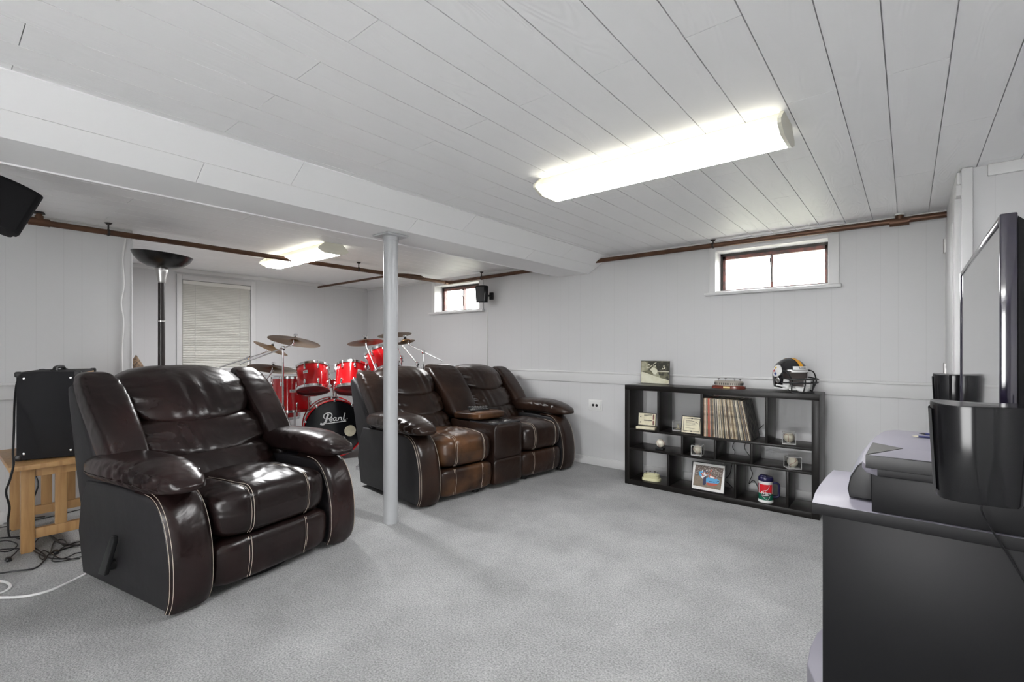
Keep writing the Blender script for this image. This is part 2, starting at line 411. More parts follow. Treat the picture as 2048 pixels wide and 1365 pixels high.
rail('trim_2', (XL, -2.5, 0.872), (XL+0.014, YL, 0.985), 0, 1)
rail('trim_3', (0.30, 3.521, 0.872), (1.05, 3.535, 0.985), 1, -1)
rail('trim_4', (XF, YL, 0.872), (XF+0.014, YW-0.02, 0.985), 0, 1)
board('trim_5', (XF, YW-0.016, H-0.035), (-3.2, YW, H)); board('trim_6', (-2.3, YW-0.016, H-0.035), (0.225, YW, H))
board('trim_7', (XL, -2.5, H-0.06), (XL+0.016, YL, H)); board('trim_8', (XF, YL, H-0.05), (XF+0.016, YW-0.02, H))
board('trim_9', (0.32, 3.519, H-0.06), (1.05, 3.535, H)); board('trim_10', (0.20, 3.55, H-0.075), (0.225, 4.48, H-0.004), 0.012)
board('trim_11', (XL-0.03, YL, 0), (XL+0.006, YL+0.012, H))       # edge strip on the end of the left wall
board('trim_12', (0.218, 3.50, 0), (0.262, 3.535, H-0.004), 0.003)  # corner board beside the door
# door in the short wall at right, seen almost edge-on
d = struct('door_1', MB().bb((0.196, 3.62, 0.0), (0.225, 4.40, 2.06), 0.003).bb((0.190, 3.72, 1.1), (0.197, 4.30, 1.95), 0.004), M_trim)
for z in (0.35, 1.085, 1.93):
    MB().cyl((0.190, 4.405, z-0.05), (0.190, 4.405, z+0.05), 0.008, seg=12).bb((0.188, 4.375, z-0.045), (0.196, 4.43, z+0.045)).build('hinge', M_steel, d)
struct('trim_13', MB().bb((0.200, 4.412, 0), (0.225, 4.49, 2.12), 0.003).bb((0.200, 3.56, 2.062), (0.225, 4.412, 2.12), 0.003), M_trim)

# sloped boxed beam with planks on its faces
bm_ = MB(); bx = [(-2.392, H), (-2.655, 2.038), (-3.02, 2.038), (-3.28, H)]
bm_.prism([(-2.40, H+0.004), (-2.659, 2.044), (-3.016, 2.044), (-3.27, H+0.004)], -2.5, YW, 'y')
def planks(mb, p0, p1, rows, off, joints):
    """rows of boards on the slope from p0 (top) to p1 (bottom); boards are 8 mm proud of the core"""
    p0 = Vector((p0[0], 0, p0[1])); p1 = Vector((p1[0], 0, p1[1])); n = len(rows)-1
    for r in range(n):
        a = p0.lerp(p1, rows[r]+0.004); b = p0.lerp(p1, rows[r+1]-0.004)
        nn = (b-a).cross(Vector((0, 1, 0))).normalized()*off
        ys = [-2.5]+joints[r]+[YW]
        for y0, y1 in zip(ys, ys[1:]):
            q = [a, b, b-nn, a-nn]
            vs = [Vector((p.x, y0+0.0015, p.z)) for p in q]+[Vector((p.x, y1-0.0015, p.z)) for p in q]
            mb.add(vs, [[0, 1, 2, 3], [7, 6, 5, 4], [0, 4, 5, 1], [1, 5, 6, 2], [2, 6, 7, 3], [3, 7, 4, 0]])
planks(bm_, bx[0], bx[1], [0, 0.56, 1.0], -0.008, [[-1.32, -0.05, 1.228, 2.50, 3.82], [-1.74, -0.46, 0.822, 2.088, 3.397]])
planks(bm_, bx[3], bx[2], [0, 0.5, 1.0], 0.008, [[0.6, 2.0], [1.3, 2.9]])
bm_.bb((-3.016, -2.5, 2.037), (-2.659, YW, 2.043))
struct('trim_14', bm_, M_beam)

# steel lally column
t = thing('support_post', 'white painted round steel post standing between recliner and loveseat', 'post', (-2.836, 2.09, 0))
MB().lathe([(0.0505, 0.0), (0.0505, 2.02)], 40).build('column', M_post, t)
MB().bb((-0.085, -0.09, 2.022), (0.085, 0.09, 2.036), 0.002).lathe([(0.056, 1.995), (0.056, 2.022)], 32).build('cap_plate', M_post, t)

# ------------------------------------------------------------------ basement windows
def hopper_window(name, dx):
    x0, x1, z0, z1 = OPEN[0]+dx, OPEN[1]+dx, OPEN[2], OPEN[3]
    t = bpy.data.objects.new(name, None); COL.objects.link(t); t['kind'] = 'structure'; t.location = ((x0+x1)/2, YW, z0)
    M = Matrix.Translation((-(x0+x1)/2, -YW, -z0))
    def mk(n, mb, m):
        mb.v = [M @ p for p in mb.v]; return mb.build(n, m, t)
    mk('casing', MB().bb((x0-0.055, YW-0.016, z0), (x0, YW, H-0.036), 0.002).bb((x1, YW-0.016, z0), (x1+0.072, YW, H-0.036), 0.002).bb((x0, YW-0.012, z1), (x1, YW, H-0.036), 0.002), M_trim)
    mk('sill', MB().bb((x0-0.09, YW-0.05, z0-0.028), (x1+0.09, YW+0.0, z0), 0.007).bb((x0, YW-0.0, z0-0.001), (x1, YW+0.13, z0+0.012)), M_trim)
    ys, ye = YW+0.13, YW+0.165; a, b, lo, hi = x0+0.004, x1-0.004, z0+0.012, z1-0.004
    mk('window_frame', MB().bb((a, ys, lo), (a+0.018, ye, hi)).bb((b-0.018, ys, lo), (b, ye, hi)).bb((a, ys, hi-0.022), (b, ye, hi)).bb((a, ys, lo), (b, ye, lo+0.010)), M_iron)
    f = mk('sash', MB().bb((a+0.018, ys+0.008, lo+0.01), (a+0.040, ye+0.01, hi-0.022)).bb((b-0.032, ys+0.008, lo+0.01), (b-0.018, ye+0.01, hi-0.022)).bb((a+0.018, ys+0.008, hi-0.052), (b-0.018, ye+0.01, hi-0.022)).bb((a+0.018, ys+0.008, lo+0.008), (b-0.018, ye+0.01, lo+0.022)).bb(((a+b)/2-0.009, ys+0.004, lo), ((a+b)/2+0.009, ye+0.01, hi-0.02)), M_redsash)
    for q in ((a+0.04, (a+b)/2-0.009), ((a+b)/2+0.009, b-0.032)):
        g = MB().bb((q[0], ye-0.004, lo+0.02), (q[1], ye, hi-0.05)); g.v = [p for p in g.v]
        gm = g; gm.v = [M @ p for p in gm.v]; gm.build('pane', M_glass, t)
    mk('latch', MB().tube([((a+b)/2, ys-0.004, hi-0.05), ((a+b)/2-0.006, ys-0.02, hi-0.10), ((a+b)/2+0.001, ys-0.012, hi-0.17), ((a+b)/2+0.004, ys-0.016, lo+0.06)], 0.006), M_iron)
    return t
hopper_window('window_1', 0.0); hopper_window('window_2', DX)
# window behind the blind on the far wall
t = bpy.data.objects.new('window_3', None); COL.objects.link(t); t['kind'] = 'structure'; t.location = (XF, (WY0+WY1)/2, WZ0)
oy = -(WY0+WY1)/2
MB().bb((-0.0, WY0-0.055+oy, -0.02), (0.016, WY0+oy, WZ1-WZ0+0.06), 0.002).bb((0, WY1+oy, -0.02), (0.016, WY1+0.055+oy, WZ1-WZ0+0.06), 0.002).bb((0, WY0+oy, WZ1-WZ0), (0.016, WY1+oy, WZ1-WZ0+0.06), 0.002).build('casing', M_trim, t)
MB().bb((-0.05, WY0-0.08+oy, -0.03), (0.05, WY1+0.08+oy, 0.0), 0.004).build('sill', M_trim, t)
MB().bb((-0.15, WY0+oy, 0), (-0.11, WY0+0.05+oy, WZ1-WZ0)).bb((-0.15, WY1-0.05+oy, 0), (-0.11, WY1+oy, WZ1-WZ0)).bb((-0.15, WY0+oy, WZ1-WZ0-0.05), (-0.11, WY1+oy, WZ1-WZ0)).bb((-0.15, WY0+oy, 0), (-0.11, WY1+oy, 0.05)).bb((-0.15, WY0+oy, 0.53), (-0.11, WY1+oy, 0.58)).build('window_frame', M_trim, t)
MB().bb((-0.135, WY0+0.04+oy, 0.04), (-0.13, WY1-0.04+oy, WZ1-WZ0-0.04)).build('pane', M_glassd, t)
b = thing('venetian_blind', 'cream venetian blind closed over the window on the far wall', 'blind', (XF, (WY0+WY1)/2, WZ0+0.02))
hw = (WY1-WY0)/2-0.006; top = WZ1-WZ0-0.025
MB().bb((-0.032, -hw, top-0.045), (0.012, hw, top), 0.002).build('headrail', M_blind, b)
sl = MB(); n = 50
for i in range(n):
    z = 0.03+(top-0.085)*i/(n-1)
    pr = [(-0.004, z-0.0125), (-0.0105, z-0.004), (-0.024, z+0.0105), (-0.0245, z+0.0118), (-0.0090, z-0.0025), (-0.0025, z-0.0118)]
    sl.prism([(a+0.012, q) for a, q in pr], -hw+0.002, hw-0.002, 'y')
sl.build('slats', M_blind, b)
MB().bb((-0.022, -hw, 0.0), (0.0, hw, 0.016), 0.003).build('bottom_rail', M_blind, b)
for y in (-hw+0.13, hw-0.13):
    MB().tube([(0.014, y, top-0.045), (0.014, y, 0.01)], 0.0016, 6, False).build('ladder_cord', M_white, b)
MB().tube([(0.018, hw-0.02, top-0.05), (0.02, hw-0.022, 0.35)], 0.0035, 8, False).build('tilt_wand', M_white, b)

# ------------------------------------------------------------------ fluorescent fixtures
def fixture(label, loc, L=1.22, W=0.285, lens=M_lens):
    t = thing('ceiling_light', label, 'ceiling light', loc, 0, 'wraparound fluorescent ceiling lights')
    MB().bb((-L/2, -0.075, -0.05), (L/2, 0.075, 0), 0.003).build('housing', M_fix, t)
    pr = [(-W/2, -0.060), (-W/2, -0.066), (-0.075, -0.095), (0.075, -0.095), (W/2, -0.066), (W/2, -0.060)]
    m = MB(); m.prism(pr, -L/2+0.012, L/2-0.012, 'x'); dq = m.build('diffuser', [lens, M_lens2], t)
    for f in dq.data.polygons: f.material_index = 0 if f.normal.z < -0.97 else 1
    cp = [(-0.085, 0), (-W/2-0.003, -0.05), (-W/2-0.003, -0.068), (-0.077, -0.098), (0.077, -0.098), (W/2+0.003, -0.068), (W/2+0.003, -0.05), (0.085, 0)]
    for a, b_ in ((-L/2-0.002, -L/2+0.012), (L/2-0.012, L/2+0.002)):
        m = MB(); m.prism(cp, a, b_, 'x'); m.build('end_cap', M_fix, t)
    return t
fixture('long lit fluorescent ceiling light in front of the right basement window', (-1.0, 2.288, H))
fixture('lit fluorescent ceiling light behind the copper pipe above the drum kit', (-4.66, 2.36, H), lens=M_lensb)
fixture('lit fluorescent ceiling light over the rear of the room at right', (-0.6, -1.4, H))  # unseen fixture added behind the camera to fill the room with light

# ------------------------------------------------------------------ sprinkler pipe run
t = thing('sprinkler_pipe', 'brown copper sprinkler pipe running along the walls just under the ceiling', 'pipe', (0, 0, 0))
XP, YP, ZP, RP = -4.72, 4.405, 2.110, 0.0215
MB().tube([(XP, -2.45, ZP+0.02), (XP, 4.33, ZP)], RP, 16, False).build('pipe', M_copper, t)
MB().tube([(XP, 4.34, ZP), (XP, 4.40, ZP), (XP+0.012, YP, ZP), (XP+0.07, YP, ZP)], RP*1.2, 14).build('elbow', M_copper, t)
MB().tube([(XP+0.06, YP, ZP), (-2.6, YP, ZP+0.03), (0.222, YP, ZP+0.035)], RP, 16, False).build('pipe', M_copper, t)
br = [(XP, 3.98, ZP+0.01), (XP-0.03, 3.93, ZP+0.035), (XP-0.09, 3.78, ZP+0.04), (XP-0.18, 3.68, ZP+0.037), (XP-0.40, 3.67, ZP+0.036), (XF+0.02, 3.65, ZP+0.028)]
MB().tube(br, 0.015, 12).build('pipe', M_copper, t)
for (x, y) in ((XP, 0.50), (-0.05, YP)):
    ax = Vector((0, 1, 0)) if x == XP else Vector((1, 0, 0)); p = Vector((x, y, ZP+0.025 if x != XP else ZP+0.013))
    m = MB().cyl(p-ax*0.055, p+ax*0.055, RP*1.3, seg=16).cyl(p, (p.x, p.y, H-0.012), 0.017, seg=14).cyl(p, p+Vector((0, 0, 0.045)), 0.024, seg=14)
    m.build('tee_riser', M_copper, t)
    MB().cyl((p.x, p.y, H-0.014), (p.x, p.y, H-0.001), 0.033, 0.028, seg=18).build('escutcheon', M_iron if x == XP else M_white, t)
for (x, y, z) in ((XP, 0.88, ZP+0.01), (XP, 3.05, ZP+0.005), (-4.12, YP, ZP+0.008), (-1.33, YP, ZP+0.032)):
    MB().cyl((x, y, z), (x, y, H-0.004), 0.0055, seg=8).lathe([(0.012, 0), (0.025, 0.012)], 14, Matrix.Translation((x, y, H-0.014))).lathe([(RP+0.003, -0.008), (RP+0.005, 0), (RP+0.003, 0.008)], 16, along((x, y, z), (0, 1, 0) if x == XP else (1, 0, 0))).build('pipe_hanger', M_iron, t)

# ------------------------------------------------------------------ reclining seats (local x forward, y across, z up)
def profile_strip(prof, y0, y1, off, n=26):
    """leather band following a side profile (x, z) between y0 and y1; returns verts, faces and an evaluator"""
    P = catmull([Vector((a, 0, b)) for a, b in prof], 6)
    N = []
    for i in range(len(P)):
        d = (P[min(i+1, len(P)-1)]-P[max(i-1, 0)]).normalized(); N.append(Vector((d.z, 0, -d.x)))
    def ev(i, s):
        h = off*(1-abs(s)**5)-0.004*abs(s)**5
        return P[i]-N[i]*(-h)*(-1)+Vector((0, (y0+y1)/2+s*(y1-y0)/2, 0)) if False else P[i]+N[i]*h*SGN+Vector((0, (y0+y1)/2+s*(y1-y0)/2, 0))
    SGN = 1 if N[len(N)//2].x > 0 else -1
    m = 12; vs = []; fs = []
    for i in range(len(P)):
        for j in range(m+1): vs.append(ev(i, 2*j/m-1))
    for i in range(len(P)-1):
        for j in range(m): fs.append([i*(m+1)+j, i*(m+1)+j+1, (i+1)*(m+1)+j+1, (i+1)*(m+1)+j])
    return vs, fs, ev, len(P)

def arm(root, ys, side, lea, lever=False, D=0.90):
    """ys = inner |y|, side = -1 near side / +1 far side; arm is 0.19 wide"""
    yi, yo = ys, ys+0.19
    lo, hi = (-yo, -yi) if side < 0 else (yi, yo)
    P = [(-D+0.02, 0.03), (-0.03, 0.03), (-0.004, 0.09), (0.004, 0.19), (-0.004, 0.30), (-0.035, 0.41), (-0.085, 0.49), (-0.16, 0.535), (-0.45, 0.545), (-D+0.06, 0.53), (-D-0.01, 0.40), (-D-0.035, 0.25)]
    m = MB(); m.prism(P, lo+0.006, hi-0.002, 'y', 0.014); m.build('arm_panel', M_vinyl, root)
    F = [(-0.30, 0.549), (-0.16, 0.542), (-0.085, 0.497), (-0.033, 0.413), (-0.001, 0.30), (0.008, 0.19), (0.0, 0.09), (-0.028, 0.03)]
    vs_, fs_, ev, n = profile_strip(F, lo-0.004, hi+0.004, 0.020)
    f = MB().add(vs_, fs_).build('arm_front', lea, root)
    so = -1 if side < 0 else 1
    for s in (so*0.97, so*0.86, -so*0.93):
        MB().tube([ev(i, s)+Vector((0.0015, 0, 0.0008)) for i in range(4, n, 2)]+[ev(n-1, s)+Vector((0.0015, 0, 0))], 0.0012, 6, False).build('stitching', M_stitch, f)
    yc = (lo+hi)/2
    rnd = random.Random(3 if side < 0 else 5)
    ph = [rnd.uniform(0, 6) for _ in range(4)]
    def pad(u, v, w):
        x = -0.415+u*0.455
        tip = 1-0.42*max(0, (u-0.35)/0.65)**2-0.12*max(0, (-u-0.6)/0.4)
        y = yc+v*0.132*(1-0.10*max(0, u-0.5)/0.5)+so*0.012
        z = 0.600+w*(0.085 if w > 0 else 0.06)*tip+0.016*math.sin((u+1)*1.5)-0.02*max(0, u-0.3)
        g = math.exp(-((u-0.45)/0.5)**2)*(0.35+0.65*abs(v))*max(0, 1-abs(w)**6)*(0.4+0.6*(w < 0.6))
        wr = math.sin(u*34+2.2*math.sin(w*4+ph[0])+ph[1])*0.6+math.sin(u*57+3*v+ph[2])*0.4
        y += so*(v*so > 0)*0.009*g*wr; z += 0.010*g*wr*(w > -0.3)
        return (x, y, z)
    p = MB().puff(pad, 3.0, 48).build('arm_pad', lea, root, 60)
    pts = []
    for i in range(40):
        a = -0.9+1.86*i/39
        u, v, w = sup(a, so*1.0, -0.25, 3.0); pts.append(Vector(pad(u, v, w))+Vector((0, so*0.002, 0)))
    MB().tube(pts, 0.003, 6, False).build('piping', lea, p)
    if lever:
        L = MB(); yy = lo-0.004
        L.cyl((-0.52, yy+0.012, 0.155), (-0.52, yy-0.028, 0.155), 0.028, 0.022)
        L.prism([(-0.565, 0.115), (-0.50, 0.118), (-0.405, 0.30), (-0.405, 0.325), (-0.425, 0.328), (-0.44, 0.315)], yy-0.040, yy-0.018, 'y', 0.005)
        L.build('recline_lever', M_blk, root)

def xl(z, D): return -(D-0.36)-(z-0.5)*0.70          # front line of the leaning back

def wing(root, yc, lea, D, hw=0.092, top=1.09, low=0.50, k=4.0, name='back_wing', fwd=0.05):
    rnd = random.Random(int(yc*1000)); a1 = rnd.uniform(0, 6)
    def fn(u, v, w):
        z = (low+top)/2+w*(top-low)/2
        th = 0.115*(1-0.25*max(0, w))
        x = xl(z, D)-0.06+fwd*(1-0.7*max(0, w))+u*th-0.035*max(0, w-0.6)
        y = yc+v*hw*(1+0.06*math.sin(w*2))
        g = max(0, (w-0.1))*(0.3+0.7*abs(v))
        q = math.sin(w*42+2*v+a1)*0.5+math.sin(w*71+4*u+a1)*0.35
        y += 0.006*g*q*v; x += 0.007*g*q
        return (x, y, z)
    return MB().puff(fn, k, 36).build(name, lea, root, 60)

def back(root, yc, hw, lea, D, top=1.125):
    out = []
    for (lo, hi, th, kk, bul) in ((0.43, 0.665, 0.125, 3.4, 0.02), (0.60, 0.845, 0.125, 3.4, 0.025), (0.775, top, 0.135, 2.8, 0.05)):
        rnd = random.Random(int(lo*100)+int(yc*77)); ph = [rnd.uniform(0, 6) for _ in range(3)]
        def fn(u, v, w, lo=lo, hi=hi, th=th, bul=bul, ph=ph):
            z = (lo+hi)/2+w*(hi-lo)/2+0.030*(v*v-0.5)*(w < 0.5)*(1 if w < 0 else (0.5-w)*2)
            x = xl(z, D)-0.065+u*th+bul*(1-v*v)*max(0, u)*0.6-0.05*max(0, w-0.35)*(hi > 0.9)
            y = yc+v*hw
            e = abs(v)**3*max(0, u+0.3)
            q = math.sin(w*9+ph[0]+5*v)*0.6+math.sin(w*17+ph[1])*0.4
            x += 0.014*e*q
            q2 = math.sin(v*23+1.5*w+ph[2])*max(0, 0.5+math.sin(v*4+ph[1]))*max(0, u)
            x += 0.006*q2*(1-abs(w))
            return (x, y, z)
        out.append(MB().puff(fn, kk, 36).build('back_cushion', lea, root, 60))
    return out

def seat(root, yc, hw, lea, D, chan=0.17):
    def ch(y): return sum(dz(y, s*chan, 0.012) for s in (-1, 1))
    def fn(u, v, w):
        y = yc+v*hw; x = -0.315+u*0.335; z = 0.392+w*0.125
        if w > 0: z += w*(0.022*(1-v*v)-0.010*ch(y-yc)-0.03*max(0, -u)+0.012*math.sin(3.1*v+1)*math.cos(2*u))
        if u > 0: x += u*(0.018*(1-v**4)-0.012*ch(y-yc)+0.012*(1-abs(w)))
        q = math.sin(u*19+6*v*v+2*math.sin(v*5))*0.5+math.sin(v*31+u*13)*0.3
        z += 0.005*q*max(0, w)*dz(u, 0.35, 0.45)
        return (x, y, z)
    s = MB().puff(fn, 5.0, 36).build('seat_cushion', lea, root, 60)
    def fn2(u, v, w):
        y = yc+v*(hw-0.004); x = -0.10+u*0.115; z = 0.157+w*0.116
        if u > 0: x += u*(0.012*(1-v**4)*(1-w*w*0.5)-0.010*ch(y-yc)-0.018*max(0, -w))
        return (x, y, z)
    f = MB().puff(fn2, 6.0, 22).build('footrest', lea, root, 60)
    for (o, g, k, arc) in ((s, fn, 5.0, [(-0.15, 1), (0.2, 1), (0.6, 1), (0.85, 1), (1, 0.95), (1, 0.6), (1, 0.2), (1, -0.2), (1, -0.6), (1, -0.95)]), (f, fn2, 6.0, [(0.95, 0.97), (1, 0.9), (1, 0.5), (1, 0), (1, -0.5), (1, -0.93)])):
        for sg in (-1, 1):
            for d in (-0.006, 0.006):
                pts = []
                for a, c_ in arc:
                    vv = (sg*chan+d)/hw
                    u, v, w = sup(a, vv, c_, k); u, w = u, w
                    p = Vector(g(u, v, w)); p.y = yc+sg*chan+d
                    nrm = Vector((a if abs(a) >= 0.9 else 0, 0, c_ if abs(c_) >= 0.9 else 0)); pts.append(p+nrm.normalized()*0.0036)
                MB().tube(pts, 0.0012, 6).build('stitching', M_stitch, o)
    return s

def shell(root, hw, D, top):
    P = [(-D+0.20, 0.30), (-D-0.02, 0.24), (-D-0.10, 0.50), (-D-0.215, top-0.17), (-D-0.215, top-0.12), (-D-0.17, top-0.10), (-D-0.09, top-0.15), (-D+0.22, 0.50)]
    MB().prism(P, -hw, hw, 'y', 0.03).build('back_panel', M_vinyl, root)

# single recliner, left foreground
r = thing('recliner', 'wide dark brown leather recliner alone in front of the drum kit and amplifier', 'armchair', (-2.659, 1.2175, 0), 0.1925)
D = 0.89
arm(r, 0.350, -1, M_lea, True, D); arm(r, 0.350, 1, M_lea, False, D)
shell(r, 0.520, D, 1.14)
wing(r, -0.436, M_lea, D, 0.100, 1.10); wing(r, 0.436, M_lea, D, 0.100, 1.10)
back(r, 0.0, 0.378, M_lea, D)
seat(r, 0.0, 0.347, M_lea, D, 0.168)
MB().bb((-0.80, -0.34, 0.10), (-0.10, 0.34, 0.30), 0.01).build('seat_frame', M_blkm, r)
MB().lathe([(0.34, 0.0), (0.345, 0.012), (0.345, 0.03), (0.30, 0.034)], 40, Matrix.Translation((-0.42, 0, 0))).lathe([(0.10, 0.03), (0.10, 0.12)], 24, Matrix.Translation((-0.42, 0, 0))).build('swivel_base', M_blk, r)

# reclining loveseat with console
r = thing('loveseat', 'brown leather reclining loveseat with centre console along the window wall, left seat worn tan', 'sofa', (-2.753, 3.2915, 0), -0.1081)
D = 0.97
arm(r, 0.745, -1, M_lea2, False, D); arm(r, 0.745, 1, M_lea2, False, D)
shell(r, 0.918, D, 1.06)
wing(r, -0.835, M_lea2, D, 0.098, 1.03); wing(r, 0.835, M_lea2, D, 0.098, 1.03)
for yc, ls, lb in ((-0.46, M_worn, M_lea2), (0.46, M_lea2, M_lea2)):
    back(r, yc, 0.300, lb, D, 1.06)
    seat(r, yc, 0.282, ls, D, 0.145)
wing(r, 0.0, M_lea2, D, 0.172, 1.075, 0.55, 5.0, 'console_back', 0.07)
cns = MB().bb((-0.62, -0.172, 0.045), (0.0, 0.172, 0.565), 0.012).build('console', M_lea2, r)
def cf(lo, hi):
    def fn(u, v, w):
        return (-0.03+u*0.042+0.012*(1-v**4)*(1-w**4)*max(0, u), v*0.171, (lo+hi)/2+w*(hi-lo)/2)
    return fn
MB().puff(cf(0.045, 0.268), 8.0, 14).build('front_panel', M_lea2, cns); MB().puff(cf(0.262, 0.567), 8.0, 14).build('front_panel', M_lea2, cns)
MB().bb((-0.34, -0.165, 0.563), (-0.012, 0.165, 0.573), 0.004).build('tray', M_vinyl, cns)
for y in (-0.075, 0.075):
    MB().lathe([(0.036, 0.0), (0.036, 0.006), (0.046, 0.006), (0.046, 0.0)], 28, Matrix.Translation((-0.11, y, 0.573)), cap=False).lathe([(0.0, 0.001), (0.036, 0.001)], 28, Matrix.Translation((-0.11, y, 0.573)), mi=1, cap=False).build('cup_holder', [M_steel, M_blkm], cns)
def lid(u, v, w): return (-0.40+u*0.215, v*0.178, 0.610+w*0.036*(1+0.25*(1-u*u)*(1-v*v))+0.012*u)
MB().puff(lid, 5.0, 18).build('console_lid', M_worn, cns, 60)
for (x, y) in ((-0.08, -0.80), (-0.08, 0.80), (-0.85, -0.80), (-0.85, 0.80), (-0.10, -0.30), (-0.10, 0.30)):
    MB().lathe([(0.03, 0.0), (0.032, 0.045)], 16, Matrix.Translation((x, y, 0))).build('foot', M_blk, r)
MB().bb((-0.88, -0.74, 0.06), (-0.12, -0.18, 0.28)).bb((-0.88, 0.18, 0.06), (-0.12, 0.74, 0.28)).build('seat_frame', M_blkm, r)
# remote controls on the console lid
LR = Matrix.Translation((-2.753, 3.2915, 0)) @ Matrix.Rotation(-0.1081, 4, 'Z')
def remote(label, x, y, ang, L, W):
    p = LR @ Vector((x, y, 0.6545))
    t = thing('remote_control', label, 'remote control', p, ang, 'remote controls on the console')
    MB().bb((-L/2, -W/2, 0), (L/2, W/2, 0.016), 0.004).build('body', M_blk, t)
    b = MB()
    for i in range(7):
        for j in range(3): b.box((-L/2+0.02+i*(L-0.04)/6, (j-1)*W*0.27, 0.0168), (0.008, 0.006, 0.002), 0.0006)
    b.build('buttons', M_steel, t)
remote('black remote control lying at the front of the loveseat console lid', -0.33, -0.06, 1.15, 0.19, 0.052)
remote('black remote control lying at the middle of the loveseat console lid', -0.41, 0.0, 1.25, 0.17, 0.045)
remote('black remote control lying at the back of the loveseat console lid', -0.49, 0.06, 1.0, 0.20, 0.05)

# ------------------------------------------------------------------ drum kit at the far end
def drum(label, c, ax, r, dep, lugs=8, badge_dir=None, head_lo=None, legs=None, name='tom_drum', group='red drums of the kit'):
    """c = centre, ax = axis towards the batter head"""
    ax = Vector(ax).normalized(); t = thing(name, label, 'drum', c, 0, group)
    M = along((0, 0, 0), ax); h = dep/2
    MB().lathe([(r, -h), (r, h)], 44, M, cap=False).lathe([(r-0.006, h), (r-0.006, -h)], 44, M, cap=False).build('shell', M_red, t)
    for s, mm in ((1, M_skin), (-1, head_lo or M_head)):
        MB().lathe([(0.0, s*(h+0.004)), (r-0.004, s*(h+0.004)), (r+0.004, s*(h-0.002))], 44, M, cap=False).build('drum_head', mm, t)
        MB().lathe([(r+0.003, s*(h-0.014)), (r+0.011, s*(h-0.014)), (r+0.011, s*(h+0.012)), (r+0.004, s*(h+0.016)), (r-0.001, s*(h+0.010)), (r+0.003, s*(h-0.014))], 44, M, cap=False).build('hoop', M_chrome, t)
    for i in range(lugs):
        a = 2*PI*(i+0.35)/lugs
        for s in (-1, 1):
            L = MB(); L.box((r+0.008, 0, s*(h*0.62)), (0.016, 0.022, 0.05), 0.004, M @ Matrix.Rotation(a, 4, 'Z'))
            L.cyl(M @ (Matrix.Rotation(a, 4, 'Z') @ Vector((r+0.014, 0, s*h*0.62))), M @ (Matrix.Rotation(a, 4, 'Z') @ Vector((r+0.014, 0, s*(h+0.014)))), 0.0038, seg=8)
            L.build('tension_lug', M_chrome, t)
    if badge_dir is not None:
        d = Vector(badge_dir); d = (d-ax*d.dot(ax)).normalized()
        F = frame(d*(r+0.001)+ax*h*0.15, ax.cross(d) if ax.cross(d).length else (1, 0, 0), ax)
        b = MB(); n = 6
        # gently curved badge on the shell
        for i in range(n):
            def q(k, s): return d*math.cos(k)*(r+0.002)+ax.cross(d)*math.sin(k)*(r+0.002)+ax*(h*0.2+s*0.016)
            k0, k1 = (i/n-0.5)*0.30, ((i+1)/n-0.5)*0.30
            b.add([q(k0, -1), q(k1, -1), q(k1, 1), q(k0, 1)], [[0, 1, 2, 3]])
        b.text('Pearl', 0.022, frame(d*(r+0.0035)+ax*h*0.2, ax.cross(d), ax), 1, 0.3)
        b.build('badge', [M_white, M_ink], t)
    if legs:
        for a in legs:
            e = M @ Vector((math.cos(a)*(r+0.02), math.sin(a)*(r+0.02), -h*0.1)); f = Vector((e.x*1.08, e.y*1.08, -c[2]+0.006))
            MB().cyl(e, f, 0.006, seg=10).lathe([(0.012, 0), (0.012, 0.03)], 12, Matrix.Translation(f-Vector((0, 0, 0.006)))).box(e, (0.03, 0.03, 0.05), 0.005).build('leg', M_chrome, t)
    return t

KC = Vector((0.86, -0.50, 0))           # from the kit towards the camera
# bass drum
bc = A(669, 858, 5.35); bc.z = 0.345
n_ = Vector((0.90, -0.43, 0)).normalized(); rB = 0.30
t = thing('bass_drum', 'red bass drum with black front head and white script lettering, between recliner and loveseat', 'drum', bc, 0, 'red drums of the kit')
M = along((0, 0, 0), n_)
MB().lathe([(rB, -0.40), (rB, -0.01)], 56, M, cap=False).lathe([(rB-0.008, -0.01), (rB-0.008, -0.40)], 56, M, cap=False).build('shell', M_red, t)
for z in (0.0, -0.41):
    MB().lathe([(rB+0.002, z-0.02), (rB+0.022, z-0.02), (rB+0.022, z+0.018), (rB+0.010, z+0.02), (rB+0.002, z-0.02)], 56, M, cap=False).build('hoop', M_red, t)
hd = MB().lathe([(0.0, 0.006), (rB, 0.006), (rB+0.010, -0.004)], 56, M, cap=False).build('drum_head', M_gloss, t)
MB().lathe([(rB, -0.415), (0.0, -0.415)], 56, M, cap=False).build('drum_head', M_skin, t)
X_ = Vector((0, 0, 1)).cross(n_).normalized(); HF = frame(n_*0.0065, X_, (0, 0, 1))
